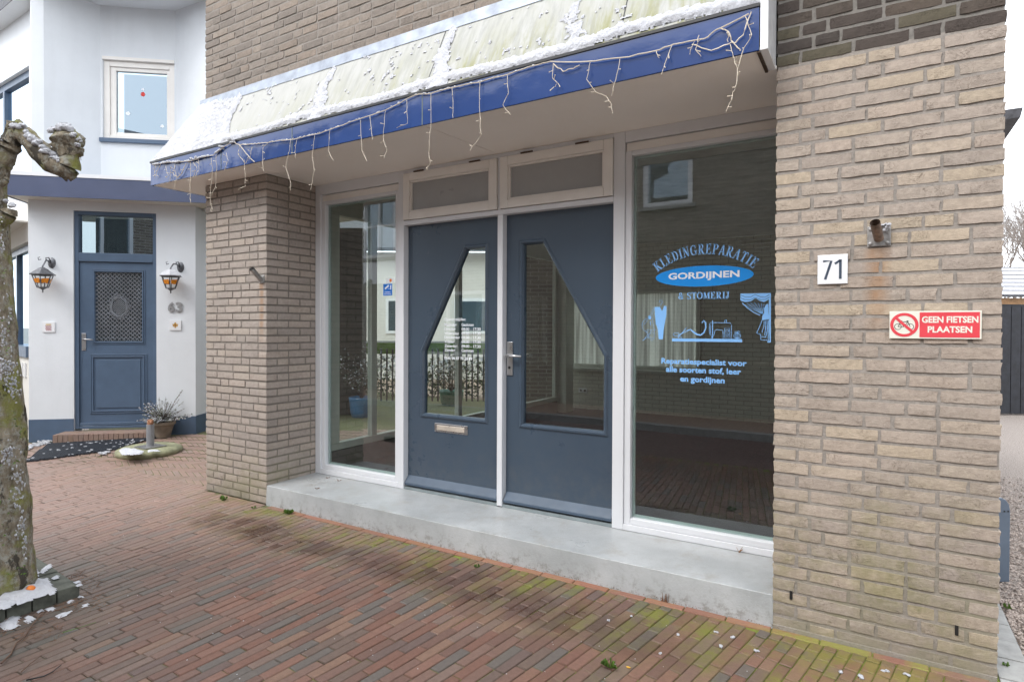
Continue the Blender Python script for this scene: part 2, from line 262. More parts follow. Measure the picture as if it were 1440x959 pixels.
M['black_fence'] = simple('black stained boards', (.013, .015, .022), .55, var=.3, vs=10, bump=.4, bs=30); M['wood'] = simple('weathered timber', (.34, .19, .09), .7, var=.2, vs=12)
M['tile_roof'] = simple('dark roof tile', (.07, .07, .08), .55, var=.3, vs=20, bump=.4); M['post_grey'] = simple('blue grey powder coated steel', (.13, .17, .225), .4, .2, var=.06)
M['gravel'] = simple('pale gravel', (.40, .34, .30), .85, var=.45, vs=90, bump=1, bs=110, bd=.01)
M['far_ground'] = simple('distant ground', (.20, .18, .15), .9, var=.2); M['hedge'] = simple('green hedge leaf', (.06, .10, .03), .7, var=.4, vs=12); M['lawn'] = simple('green fence band', (.14, .27, .03), .8)
M['pot_blue'] = simple('blue glazed pot', (.06, .20, .42), .35, var=.12, coat=.4); M['pot_green'] = simple('green glazed pot', (.01, .13, .08), .3, var=.12, coat=.4); M['car_paint'] = simple('dark car paint', (.05, .055, .065), .2, coat=1)
M['curtain'] = simple('pale curtain', (.42, .42, .39), .9, var=.2, vs=30, stretch=(1, 1, .05))
def translucent():
    s = NT('pale inner blind'); st = s.noise(26, 2, .5, s.scl(s.pos(), 1, 1, .02)); c = s.mix(s.mr(st, .35, .6), (.50, .51, .48), (.82, .84, .80)); s.t.nodes.remove(s.b)
    d = s.n('BsdfDiffuse', {0: c}); t = s.n('BsdfTranslucent', {0: c}); mx = s.n('MixShader', {0: .55, 1: d.outputs[0], 2: t.outputs[0]}); s.t.links.new(mx.outputs[0], s.out.inputs[0]); return s.m
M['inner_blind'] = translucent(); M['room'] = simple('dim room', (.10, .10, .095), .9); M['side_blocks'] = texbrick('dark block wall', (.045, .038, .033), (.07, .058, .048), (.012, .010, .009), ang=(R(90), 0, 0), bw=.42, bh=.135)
M['blind'] = simple('pale green grey blind', (.50, .53, .49), .7, var=.05, bump=.4, bs=20, stretch=(.1, .1, 4))
# ---------------------------------------------------------------- mesh building
WL = {}
class MB:
    def __init__(s): s.v = []; s.f = []; s.t = []
    def add(s, vs, fs, tone=None):
        o = len(s.v); s.v += [Vector(x) for x in vs]; s.f += [tuple(i+o for i in f) for f in fs]; s.t += [tone if tone is not None else 0.0]*len(fs); return s
    def box(s, x0, x1, y0, y1, z0, z1, tone=None):
        return s.add([(x0, y0, z0), (x1, y0, z0), (x1, y1, z0), (x0, y1, z0), (x0, y0, z1), (x1, y0, z1), (x1, y1, z1), (x0, y1, z1)], [(0, 3, 2, 1), (4, 5, 6, 7), (0, 1, 5, 4), (1, 2, 6, 5), (2, 3, 7, 6), (3, 0, 4, 7)], tone)
    def prism(s, poly, d):   # poly: list of 3D points, d: extrusion vector
        n = len(poly); d = Vector(d); P = [Vector(p) for p in poly]
        return s.add(P+[p+d for p in P], [tuple(range(n))[::-1], tuple(range(n, 2*n))]+[(i, (i+1) % n, n+(i+1) % n, n+i) for i in range(n)])
    def tube(s, path, r, n=6, cap=True):
        P = [Vector(p) for p in path]; rs = r if isinstance(r, (list, tuple)) else [r]*len(P); vs = []; up = Vector((.13, .21, .97))
        for i, p in enumerate(P):
            t = (P[min(i+1, len(P)-1)]-P[max(i-1, 0)]).normalized(); a = t.cross(up if abs(t.dot(up)) < .95 else Vector((1, 0, 0))).normalized(); b = t.cross(a)
            vs += [p+(a*math.cos(2*math.pi*k/n)+b*math.sin(2*math.pi*k/n))*rs[i] for k in range(n)]
        fs = [(i*n+k, i*n+(k+1) % n, (i+1)*n+(k+1) % n, (i+1)*n+k) for i in range(len(P)-1) for k in range(n)]
        if cap: fs += [tuple(range(n))[::-1], tuple(range((len(P)-1)*n, len(P)*n))]
        return s.add(vs, fs)
    def lathe(s, c, prof, n=20, sx=1, sy=1, ang=0):
        vs = []; c = Vector(c); ca, sa = math.cos(ang), math.sin(ang)
        for r, z in prof:
            for k in range(n):
                x = r*math.cos(2*math.pi*k/n)*sx; y = r*math.sin(2*math.pi*k/n)*sy; vs.append(c+Vector((x*ca-y*sa, x*sa+y*ca, z)))
        m = len(prof); fs = [(i*n+k, i*n+(k+1) % n, (i+1)*n+(k+1) % n, (i+1)*n+k) for i in range(m-1) for k in range(n)]
        return s.add(vs, fs+[tuple(range(n))[::-1], tuple(range((m-1)*n, m*n))])
    def blob(s, c, rx, ry, rz, jit=.25, nu=7, nv=4, flat=False):
        vs = []; c = Vector(c)
        for i in range(nv+1):
            ph = math.pi*i/nv-math.pi/2
            for k in range(nu):
                th = 2*math.pi*k/nu; j = 1+random.uniform(-jit, jit); z = math.sin(ph)*rz*j
                if flat: z = max(z, -rz*.15)
                vs.append(c+Vector((math.cos(th)*math.cos(ph)*rx*j, math.sin(th)*math.cos(ph)*ry*j, z)))
        fs = [(i*nu+k, i*nu+(k+1) % nu, (i+1)*nu+(k+1) % nu, (i+1)*nu+k) for i in range(nv) for k in range(nu)]
        return s.add(vs, fs)
    def xf(s, fn): s.v = [Vector(fn(p)) for p in s.v]; return s
    def build(s, name, mat, parent=None, smooth=False, bevel=0, tone=False, origin=None):
        me = bpy.data.meshes.new(name)
        lo = [min(p[i] for p in s.v) for i in range(3)]; hi = [max(p[i] for p in s.v) for i in range(3)]
        o = Vector(origin) if origin is not None else Vector(((lo[0]+hi[0])/2, (lo[1]+hi[1])/2, lo[2]))
        me.from_pydata([tuple(p-o) for p in s.v], [], s.f); me.update()
        bm = bmesh.new(); bm.from_mesh(me); bmesh.ops.recalc_face_normals(bm, faces=bm.faces); bm.to_mesh(me); bm.free()
        if tone:
            a = me.attributes.new('tone', 'FLOAT', 'FACE'); a.data.foreach_set('value', s.t)
        me.materials.append(M[mat] if isinstance(mat, str) else mat)
        if smooth: me.polygons.foreach_set('use_smooth', [True]*len(me.polygons))
        ob = bpy.data.objects.new(name, me); scene.collection.objects.link(ob); WL[ob] = o
        if parent: ob.parent = parent; ob.location = o-WL[parent]
        else: ob.location = o
        if bevel:
            b = ob.modifiers.new('bevel', 'BEVEL'); b.width = bevel; b.segments = 2; b.limit_method = 'ANGLE'; b.angle_limit = R(40)
        return ob
def tag(o, label=None, cat=None, group=None, kind=None):
    if label: o['label'] = label
    if cat: o['category'] = cat
    if group: o['group'] = group
    if kind: o['kind'] = kind
    return o
def empty(name, loc, label=None, cat=None, group=None, kind=None):
    o = bpy.data.objects.new(name, None); scene.collection.objects.link(o); o.location = loc; WL[o] = Vector(loc); o.empty_display_size = .1
    return tag(o, label, cat, group, kind)
def link_copy(mesh, name, parent, loc, rotz=0, wparent=True):
    o = bpy.data.objects.new(name, mesh); scene.collection.objects.link(o); o.parent = parent; o.location = Vector(loc)-WL[parent]; o.rotation_euler = (0, 0, rotz); return o
def textmesh(body, x0, x1, z0, z1, bold=.0, squash=None):
    """flat text fitted into a rectangle; returns MB in (x, 0, z)"""
    c = bpy.data.curves.new('lettering', 'FONT'); c.body = body; c.size = 1; c.offset = bold; c.extrude = 0; c.resolution_u = 3
    o = bpy.data.objects.new('lettering', c); scene.collection.objects.link(o); dg = bpy.context.evaluated_depsgraph_get(); me = bpy.data.meshes.new_from_object(o.evaluated_get(dg))
    vs = [v.co.copy() for v in me.vertices]; fs = [tuple(p.vertices) for p in me.polygons]
    bpy.data.objects.remove(o); bpy.data.curves.remove(c); bpy.data.meshes.remove(me)
    xa = min(v.x for v in vs); xb = max(v.x for v in vs); ya = min(v.y for v in vs); yb = max(v.y for v in vs)
    m = MB(); m.add([(x0+(v.x-xa)/(xb-xa)*(x1-x0), 0, z0+(v.y-ya)/(yb-ya)*(z1-z0)) for v in vs], fs); return m
# ================================================================ SETTING
GX = 5.5261; A = .8356; B = 4.6639; RC = .4976; SH = 2.70; CH = .0628; S0 = .155
gr = MB(); gr.add([(-900, -900, -.06), (900, -900, -.06), (900, 900, -.06), (-900, 900, -.06)], [(0, 1, 2, 3)]); tag(gr.build('ground', 'far_ground'), kind='structure')
g = MB(); g.add([(-9, -.9, -.022), (-9, -4.15, -.022), (12, -4.15, -.022), (12, -.9, -.022)], [(0, 1, 2, 3)])
# ---------------------------------------------------------------- wall bricks
def brick_mesh(L, H=.0485, D=.1, rough=.0034, nx=5, seed=0):
    rg = random.Random(seed); nz = 2; ny = 1; P = {}; bm = bmesh.new()
    for i in range(nx+1):
        for k in range(nz+1):
            for j in (0, 1):
                x = -L/2+L*i/nx; z = -H/2+H*k/nz; y = -D/2+D*j
                ex = (i in (0, nx)); ez = (k in (0, nz))
                if ex: x += rg.uniform(-.9, .7)*rough
                if ez: z += rg.uniform(-1.0, .5)*rough*.7*(1 if k else -1)
                if j == 0: y += rg.uniform(-1, 1)*rough*.28+(.0012 if ex and ez else (.0006 if (ex or ez) else 0))
                P[i, k, j] = bm.verts.new((x, y, z))
    for i in range(nx):
        for k in range(nz): bm.faces.new((P[i, k, 0], P[i+1, k, 0], P[i+1, k+1, 0], P[i, k+1, 0]))
        bm.faces.new((P[i, nz, 0], P[i+1, nz, 0], P[i+1, nz, 1], P[i, nz, 1])); bm.faces.new((P[i, 0, 1], P[i+1, 0, 1], P[i+1, 0, 0], P[i, 0, 0]))
    for k in range(nz):
        bm.faces.new((P[nx, k, 0], P[nx, k, 1], P[nx, k+1, 1], P[nx, k+1, 0])); bm.faces.new((P[0, k, 1], P[0, k, 0], P[0, k+1, 0], P[0, k+1, 1]))
    me = bpy.data.meshes.new('brick'); bm.to_mesh(me); bm.free(); return me
_bc = {}
def bmesh_for(L, mat, v, rough=.0034):
    L = round(L/.006)*.006; key = (L, mat, v)
    if key not in _bc:
        me = brick_mesh(L, seed=hash((int(L*1000), v)) % 9999, nx=5 if L > .13 else 3, rough=rough); me.materials.append(M[mat]); _bc[key] = me
    return _bc[key]
def bond(W, rg, first):
    """brick lengths filling W, wild bond"""
    j = .0135
    for _ in range(400):
        seq = [first]; 
        while True:
            tot = sum(seq)+j*(len(seq)-1)
            if tot > W+.012: break
            if abs(tot-W) < .02:
                k = (W-j*(len(seq)-1))/sum(seq); return [x*k for x in seq]
            seq.append(rg.choice([.21, .21, .21, .205, .1, .155]))
    return [W/4-j]*4
def place_row(parent, mat, row, z, y0, x0, W, rg, first, face='front', rough=.0034, skip=None):
    x = x0; out = []
    for L in bond(W, rg, first):
        c = x+L/2; x += L+.0135; v = rg.randrange(4)
        if face == 'front': loc = (c, y0+.05+rg.uniform(-.0022, .0022), z+rg.uniform(-.0012, .0012)); rz = rg.uniform(-.006, .006)
        else: loc = (y0-.05+rg.uniform(-.001, .001), c, z); rz = R(90)
        if skip and skip(c, z): continue
        o = link_copy(bmesh_for(L, mat, v, rough), 'brick', parent, loc, rz); out.append(o)
    return out
shop = empty('shop_building', (2.8, 2, 0), 'greige brick shop with white framed windows and double blue doors under a snowy canopy', 'building')
def core(name, x0, x1, y0, y1, z0, z1, mat='mortar'):
    return MB().box(x0, x1, y0, y1, z0, z1).build(name, mat, shop)
# left pier
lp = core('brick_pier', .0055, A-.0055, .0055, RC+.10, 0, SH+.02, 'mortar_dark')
tag(lp, 'greige brick pier left of the shopfront')
rg = random.Random(3)
for r in range(43):
    z = CH*r+.026+.004
    if r % 2 == 0: place_row(lp, 'brick_pier', r, z, 0, 0, A, rg, rg.choice([.1, .155]), rough=.0022); y = .1+.011
    else:
        place_row(lp, 'brick_pier', r, z, 0, 0, A-.111, rg, rg.choice([.21, .155]), rough=.0022)
        o = link_copy(bmesh_for(.21, 'brick_pier', rg.randrange(4), .0022), 'brick', lp, (A-.05, .105, z), R(90)); y = .211+.011
    if z > S0-.02: place_row(lp, 'brick_pier', r, z, A, y, RC+.06-y, rg, rg.choice([.1, .21]) if r % 2 == 0 else .21, 'side', rough=.0016)
# right pier
rp = core('brick_pier', B+.0045, GX-.0045, .0045, RC+.10, 0, 2.712, 'mortar'); tag(rp, 'tan rough brick pier right of the shopfront'); MB().box(B+.004, GX-.004, -.0055, .004, -.01, .017).build('base_mortar', 'mortar', rp)
rg = random.Random(11); W = GX-B
weep = [(4.735, .105), (5.43, .105)]
for r in range(43):
    z = CH*r+.026+.004; first = .1 if r % 2 else .155
    place_row(rp, 'brick_tan', r, z, 0, B, W, rg, first)
# dark band on top of right pier
rb = core('brick_wall', B+.0045, GX-.0045, .0045, RC+.10, 2.7125, 4.9, 'mortar_light'); tag(rb, 'darker brown brickwork above the tan pier')
rg = random.Random(5)
for r in range(43, 56):
    z = CH*r+.026+.004; place_row(rb, 'brick_dark', r, z, 0, B, W, rg, .1 if r % 2 else .155)
up = MB()
for r in range(56, 78): up.box(B, GX, 0, .1, CH*r+.004, CH*r+.055, random.random())
tag(up.build('brickwork', 'brick_taupe', rb, tone=True), kind='stuff')
# upper wall above the canopy
uw = core('brick_wall', .0045, B+.006, .0045, .3, 3.30, 4.9, 'mortar'); tag(uw, 'taupe brick wall above the canopy roof')
rg = random.Random(8)
hi = MB()
for r in range(54, 78):
    z = CH*r+.026+.004; x = 0.0
    for L in bond(B, rg, .1 if r % 2 else .2):
        c = x+L/2; px, py = pix((c, 0, z))
        if 280 < px < 1110 and py > -14: link_copy(bmesh_for(L, 'brick_taupe', rg.randrange(4)), 'brick', uw, (c, .05+rg.uniform(-.0025, .0025), z), rg.uniform(-.008, .008))
        else: hi.box(c-L/2, c+L/2, .0, .1, z-.0255, z+.0255, rg.random())
        x += L+.0135
tag(hi.build('brickwork', 'brick_taupe', uw, tone=True), kind='stuff')
# brick returns that only show from the side: right side of right pier, left side of left pier, inner face of right pier
sd_ = MB()
for r in range(78):
    z = CH*r+.004
    for xx, sgn in ((GX, -1), (0, 1)):
        y = .1+.011 if r % 2 else .22
        while y < (.40 if (sgn == 1 and z < 2.75) else 2.2): sd_.box(min(xx, xx+sgn*.04), max(xx, xx+sgn*.04), y, y+.21, z, z+.051, random.random()); y += .221
    if .16 < z < 2.64:
        y = .111 if r % 2 else .222
        while y+.1 < RC: sd_.box(B, B+.04, y, min(RC-.002, y+.21), z, z+.051, random.random()); y += .221
tag(sd_.build('brickwork', 'brick_taupe', shop, tone=True), kind='stuff')
# weep holes in the lowest courses
for xw in (B+.083, GX-.14): MB().box(xw-.006, xw+.006, -.0042, .02, .155, .195).build('weep_hole', 'black', rp)
# ---------------------------------------------------------------- step
st = MB(); st.add([(A-.003, -.006, -.02), (B+.004, -.006, -.02), (B+.004, .64, -.02), (A-.003, .64, -.02), (A-.003, .004, S0), (B+.004, .004, S0), (B+.004, .64, S0+.006), (A-.003, .64, S0+.006)], [(0, 3, 2, 1), (4, 5, 6, 7), (0, 1, 5, 4), (1, 2, 6, 5), (2, 3, 7, 6), (3, 0, 4, 7)])
st.build('step', 'step', shop, bevel=.004)
# ---------------------------------------------------------------- shopfront (fixed frame)
Y0 = RC; F = MB()
def fb(x0, x1, z0, z1, y0=Y0, y1=Y0+.11): F.box(x0, x1, y0, y1, z0, z1)
ZT = SH
fr = MB()
XW1a, XW1b, XD0, XDm0, XDm1, XD1, XW2a, XW2b = .838, 1.809, 1.856, 2.752, 2.796, 3.645, 3.760, B+.0
# posts
for x0, x1, z0, z1 in ((XW1a, .905, S0+.006, ZT), (1.809, 1.866, S0+.006, ZT), (3.636, 3.712, S0+.006, ZT), (2.752, 2.796, S0+.012, 2.262)): fr.box(x0, x1, Y0, Y0+.12, z0, z1)
# sills and heads
fr.box(.9055, 1.8085, Y0, Y0+.12, S0+.006, .205); fr.box(3.7125, B+.002, Y0, Y0+.12, S0+.006, .200)
fr.box(.9055, 1.8085, Y0+.001, Y0+.12, 2.612, ZT); fr.box(3.7125, B+.002, Y0+.001, Y0+.12, 2.632, ZT)
fr.box(1.8665, 3.6355, Y0-.001, Y0+.12, 2.2625, 2.298); fr.box(1.8665, 3.6355, Y0+.001, Y0+.12, 2.672, ZT); fr.box(2.752, 2.777, Y0+.0015, Y0+.12, 2.2985, 2.6715)
dfr = fr.build('shopfront_frame', 'white', shop, bevel=.003)
def shop_window(x0, x1, z0, z1, label):
    fw = .042
    m = MB(); y0 = Y0+.012; y1 = Y0+.09
    m.box(x0, x0+fw, y0, y1, z0, z1); m.box(x1-fw, x1, y0, y1, z0, z1); m.box(x0+fw+.0005, x1-fw-.0005, y0, y1, z0, z0+fw-.004); m.box(x0+fw+.0005, x1-fw-.0005, y0, y1, z1-.03, z1)
    o = m.build('window', 'white', shop, bevel=.004); tag(o, label)
    MB().box(x0+fw, x1-fw, y0+.034, y0+.040, z0+fw-.004, z1-.03).build('pane', 'glass', o)
    e = MB(); a, b, c, d = x0+fw+.0006, x1-fw-.0006, z0+fw-.0034, z1-.0306
    for q in ((a, a+.014, c, d), (b-.014, b, c, d), (a+.0145, b-.0145, c, c+.014), (a+.0145, b-.0145, d-.014, d)): e.box(q[0], q[1], y0+.046, y0+.062, q[2], q[3])
    e.build('pane_spacer', 'pane_edge', o)
    v = MB(); v.box(x0+.003, x1-.003, y0+.006, y1, z1+.0005, z1+.052); v.box(x0+.003, x1-.003, y0+.016, y1, z1+.0525, 2.6115 if x1 < 3 else 2.6315)
    v.build('vent_strip', 'cream', o, bevel=.003); return o
w1 = shop_window(.9055, 1.8085, .2055, 2.555, 'narrow tall window left of the doors')
w2 = shop_window(3.7125, B+.002, .2005, 2.575, 'large window with blue lettering right of the doors')
def transom(x0, x1, z0, z1, hx):
    m = MB(); f = .062; y0 = Y0-.014; y1 = Y0+.07
    m.box(x0, x0+f, y0, y1, z0, z1); m.box(x1-f, x1, y0, y1, z0, z1); m.box(x0+f+.0005, x1-f-.0005, y0+.0005, y1, z0, z0+f-.004); m.box(x0+f+.0005, x1-f-.0005, y0+.0005, y1, z1-f, z1)
    o = m.build('transom_window', 'cream', shop, bevel=.004)
    q = MB(); a, b, c, d = x0+f+.0006, x1-f-.0006, z0+f-.0034, z1-f-.0006
    for t in ((a, a+.014, c, d), (b-.014, b, c, d), (a+.0145, b-.0145, c, c+.014), (a+.0145, b-.0145, d-.014, d)): q.box(t[0], t[1], y0+.012, y1-.01, t[2], t[3])
    q.build('glazing_bead', 'cream', o, bevel=.002)
    MB().box(a+.012, b-.012, y0+.03, y0+.038, c+.012, d-.012).build('frosted_pane', 'frost', o)
    for h in hx: MB().box(h-.045, h+.045, y0-.006, y0+.004, z1-.002, z1+.008).tube([(h-.048, y0-.002, z1+.003), (h+.048, y0-.002, z1+.003)], .006, 6).build('hinge', 'hinge', o)
transom(1.868, 2.749, 2.302, 2.668, (2.03, 2.56)); transom(2.780, 3.634, 2.302, 2.668, (3.0, 3.42))
# doors
def door(x0, x1, gl, lab, mirror):
    z0, z1 = S0+.035, 2.262; y0 = Y0+.055; y1 = Y0+.11
    pts = gl                        # glass outline in x,z
    bm = bmesh.new()
    outer = [bm.verts.new((x, 0, z)) for x, z in ((x0, z0), (x1, z0), (x1, z1), (x0, z1))]; inner = [bm.verts.new((x, 0, z)) for x, z in pts]
    es = [bm.edges.new((outer[i], outer[(i+1) % 4])) for i in range(4)]+[bm.edges.new((inner[i], inner[(i+1) % len(inner)])) for i in range(len(inner))]
    bmesh.ops.triangle_fill(bm, edges=es, use_beauty=True, use_dissolve=False)
    # drop faces inside the glass
    def inside(p):
        c = False; n = len(pts)
        for i in range(n):
            (xa, za), (xb, zb) = pts[i], pts[(i+1) % n]
            if (za > p.z) != (zb > p.z) and p.x < (xb-xa)*(p.z-za)/(zb-za)+xa: c = not c
        return c
    bmesh.ops.delete(bm, geom=[f for f in bm.faces if inside(f.calc_center_median())], context='FACES_ONLY')
    r = bmesh.ops.extrude_face_region(bm, geom=bm.faces[:]); vv = [v for v in r['geom'] if isinstance(v, bmesh.types.BMVert)]
    for v in vv: v.co.y += y1-y0
    m = MB(); bm.verts.index_update(); m.add([(v.co.x, v.co.y+y0, v.co.z) for v in bm.verts], [tuple(v.index for v in f.verts) for f in bm.faces]); bm.free()
    o = m.build('door', 'blue', shop); tag(o, lab); 
    # bead round the glass, proud of the leaf
    bd = MB(); n = len(pts); cx = sum(p[0] for p in pts)/n; cz = sum(p[1] for p in pts)/n
    def off(d):
        out = []
        for i in range(n):
            p0, p, p2 = Vector(pts[i-1]), Vector(pts[i]), Vector(pts[(i+1) % n]); a = (p-p0).normalized(); b = (p2-p).normalized()
            na = Vector((a.y, -a.x)); nb = Vector((b.y, -b.x)); k = (na+nb); k = k/(k.dot(na)); out.append(p+k*d)
        return out
    sgn = 1 if sum(pts[i-1][0]*pts[i][1]-pts[i][0]*pts[i-1][1] for i in range(n)) > 0 else -1
    oo = off(.022*sgn); ii = off(-.012*sgn); mm = off(.0*sgn)
    for i in range(n):
        j = (i+1) % n; a, b, c, d = oo[i], oo[j], mm[j], mm[i]; e, f = ii[j], ii[i]
        bd.add([(a.x, y0-.0005, a.y), (b.x, y0-.0005, b.y), (c.x, y0-.012, c.y), (d.x, y0-.012, d.y), (e.x, y0+.006, e.y), (f.x, y0+.006, f.y), (e.x, y0+.04, e.y), (f.x, y0+.04, f.y), (a.x*.5+d.x*.5, y0-.012, a.y*.5+d.y*.5), (b.x*.5+c.x*.5, y0-.012, b.y*.5+c.y*.5)], [(0, 1, 9, 8), (8, 9, 2, 3), (3, 2, 4, 5), (5, 4, 6, 7)])
    bd.build('glazing_bead', 'blue', o)
    p = MB(); p.prism([(x, y0+.026, z) for x, z in pts], (0, .006, 0)); p.build('pane', 'glass', o)
    wb = MB(); wb.prism([(x0+.004, y0, z0+.004), (x0+.004, y0-.048, z0+.004), (x0+.004, y0-.048, z0+.024), (x0+.004, y0, z0+.078)], (x1-x0-.008, 0, 0)); wb.build('weather_bar', 'blue_bar', o, bevel=.004)
    MB().box(x0-.004, x1+.004, Y0+.005, Y0+.12, S0+.006, S0+.026).build('threshold', 'sill_grey', o)
    return o
d1 = door(1.868, 2.750, [(2.020, .762), (2.618, .762), (2.618, 2.054), (2.436, 2.054), (2.020, 1.268)], 'left blue door with letter slot', 0)
d2 = door(2.798, 3.634, [(2.928, .757), (3.563, .757), (3.563, 1.268), (3.100, 2.054), (2.928, 2.054)], 'right blue door with metal handle', 1)
y = Y0+.055
ls = MB(); ls.box(2.142, 2.458, y-.006, y-.0005, .640, .708); o = ls.build('letter_slot', 'alu', d1, bevel=.002)
MB().box(2.168, 2.432, y-.0125, y-.0045, .655, .693).build('flap', M['wire'] if False else simple('brass tinted flap', (.62, .55, .47), .35, .3, bump=.05), d1, bevel=.002)
h = MB(); h.box(2.805, 2.855, y-.010, y-.0005, 1.108, 1.350); ho = h.build('door_handle', 'alu', d2, bevel=.003)
h = MB(); h.tube([(2.832, y-.010, 1.252), (2.832, y-.052, 1.252)], .011, 12); h.tube([(2.822, y-.052, 1.252), (2.95, y-.052, 1.250)], [.010, .008], 12); h.build('lever', 'alu', ho, smooth=True) if False else h.build('lever', 'alu', d2, smooth=True)
MB().lathe((2.830, 0, 0), [(.010, 0), (.010, .004)], 12).xf(lambda p: (2.830+(p.x-2.830), y-.0105-p.z, 1.165+p.y)).build('keyhole', 'black', d2)
# ---------------------------------------------------------------- canopy
XL, XR, YF, ZB, ZF = -.40, 4.625, -.242, 2.70, 2.905
canopy = MB(); WT = 3.412; XH = -.062
canopy.add([(XL, YF, ZF), (XR, YF, ZF), (XR, .0, WT), (XH, .0, WT), (XL, 1.9, ZF), (XH, 1.9, WT)], [(0, 1, 2, 3), (0, 3, 5, 4)])
canopy.add([(XL, YF, ZF-.03), (XR, YF, ZF-.03), (XR, .0, WT-.03), (XH, .0, WT-.03), (XL, 1.9, ZF-.03), (XH, 1.9, WT-.03)], [(3, 2, 1, 0), (4, 5, 3, 0)])
cano = canopy.build('canopy_roof', 'roof', shop)
segs = [XL, .62, 1.47, 2.679, XR]
for i in range(4): MB().box(segs[i]+(.002 if i else 0), segs[i+1]-.002, YF-.012, YF, ZB-.002, ZF-.012).build('fascia_panel', 'fascia', cano, bevel=.0015)
MB().box(XL-.012, XL, YF-.012, 1.9, ZB-.002, ZF-.012).build('fascia_panel', 'fascia', cano)
jt = MB()
for x in segs[1:-1]: jt.box(x-.0035, x+.0035, YF-.0135, YF-.001, ZB-.001, ZF-.013)
jt.build('joint_cover', simple('green grey joint strip', (.16, .20, .20), .6), cano)
MB().box(XL-.018, XR, YF-.018, YF+.004, ZF-.0115, ZF+.004).build('edge_trim', 'black_trim', cano)
MB().box(XL-.018, XL-.002, YF+.0045, 1.9, ZF-.0115, ZF+.004).build('edge_trim', 'black_trim', cano)
sp = [XL+.001, .83, 2.679, B-.002]
sof = MB(); 
MB().prism([(XL+.001, YF+.001, ZB), (.95, YF+.001, ZB), (.905, RC+.004, ZB), (XL+.001, RC+.004, ZB)], (0, 0, .015)).build('soffit_panel', 'soffit', cano)
MB().prism([(.954, YF+.001, ZB), (2.675, YF+.001, ZB), (2.752, RC+.004, ZB), (.909, RC+.004, ZB)], (0, 0, .015)).build('soffit_panel', 'soffit', cano)
MB().prism([(2.6795, YF+.001, ZB), (XR, YF+.001, ZB), (B-.001, 0, ZB), (B-.001, RC+.004, ZB), (2.7565, RC+.004, ZB)], (0, 0, .015)).build('soffit_panel', 'soffit', cano)
MB().box(XL+.001, -.001, RC+.005, 1.9, ZB, ZB+.015).build('soffit_panel', 'soffit', cano)
# end plate at the right, against the tan pier
ep = MB(); ep.prism([(XR+.002, YF-.013, ZB-.004), (XR+.002, YF-.013, 3.5), (XR+.002, -.001, 3.5), (XR+.002, -.001, ZB-.004)], (.034, 0, 0)).build('end_plate', 'enamel', cano, bevel=.002)
MB().box(XR-.012, XR+.001, YF-.006, -.001, ZB-.010, ZB-.0005).build('end_trim', 'hinge', cano)
fl = MB()
n = 60
for i in range(n):
    xa = XH+(XR-XH)*i/n; xb = XH+(XR-XH)*(i+1)/n; d = .004*math.sin(i*1.9)
    fl.add([(xa, -.022, WT-.036+d*.3), (xb, -.022, WT-.036+.003*math.sin((i+1)*1.9)*.3), (xb, -.010, WT+.045), (xa, -.010, WT+.045), (xa, .004, WT+.052), (xb, .004, WT+.052)], [(0, 1, 2, 3), (3, 2, 5, 4)])
fl.add([(XH-.004, -.022, WT-.036), (XH-.010, 1.9, WT-.03), (0, 1.9, WT+.04), (XH, -.010, WT+.045), (.008, .003, WT+.052)], [(0, 3, 2, 1), (3, 4, 2)])
fl.build('flashing', 'zinc', cano)
# panel seams
sm = MB()
for x in (1.62, 2.679, 3.95):
    sm.add([(x-.004, YF, ZF+.0015), (x+.004, YF, ZF+.0015), (x+.004, -.001, WT+.0015), (x-.004, -.001, WT+.0015)], [(0, 1, 2, 3)])
sm.build('seam', 'black_trim', cano)
# snow lying on the canopy, thick at the left and in crusts along seams and the gutter edge
def snow_sheet():
    m = MB(); NX, NY = 560, 46; slope = Vector((0, -YF, WT-ZF)); nrm = Vector((0, -(WT-ZF), -YF)).normalized(); H = {}
    for i in range(NX+1):
        x = XL+(XR-XL)*i/NX
        for j in range(NY+1):
            t = j/NY; n1 = noise.fractal((x*9, t*5, 1.3), .7, 2.1, 5); n2 = noise.fractal((x*38, t*22, 4.1), .6, 2.1, 3)
            cov = -.46
            cov = max(cov, 1.1-(x+.45)*1.15+.15*(1-t))                                       # blanket at the left end
            e = .80*math.exp(-((t-.11-.03*math.sin(x*5))/.06)**2); cov = max(cov, e-.12+.0*x)      # crust above the gutter edge
            for sx, k in ((.50, .95), (1.62, .72), (2.72, .80), (3.62, .30)):
                dd = (x-sx-.05*(1-t)-.02*math.sin(t*9)); w_ = .028+.045*(1-t)
                cov = max(cov, k*math.exp(-(dd/w_)**2)*(.95-.55*max(0, t-.55)/.45)-.15)
            cov += .17*max(-1, min(1, n1))+.24*max(-1, min(1, n2))+.10*noise.noise((x*75, t*42, 2))
            H[i, j] = (x, t, cov)
    idx = {}
    def V(i, j):
        if (i, j) not in idx:
            x, t, c = H[i, j]; xh = x
            if x < XH: t_ = t; x = max(x, XL+(XH-XL)*t)
            p = Vector((x, YF, ZF))+slope*t+nrm*(.002+max(0, min(.016, c*.035))+(.0045*noise.noise((x*60, t*36, 0))+.003*noise.noise((x*24, t*14, 5)))*min(1, max(0, c*6))); idx[i, j] = len(m.v); m.v.append(p)
        return idx[i, j]
    for i in range(NX):
        for j in range(NY):
            q = ((i, j), (i+1, j), (i+1, j+1), (i, j+1))
            if sum(H[k][2] for k in q)/4 > .05:
                if H[i, j][0] < XL+(XH-XL)*H[i, j+1][1]-.002: continue
                m.f.append(tuple(V(*k) for k in q)); m.t.append(0)
    o = m.build('snow', 'snow', None, smooth=True); tag(o, 'thin crusted snow lying on the sloping canopy roof', 'snow', kind='stuff')
snow_sheet()
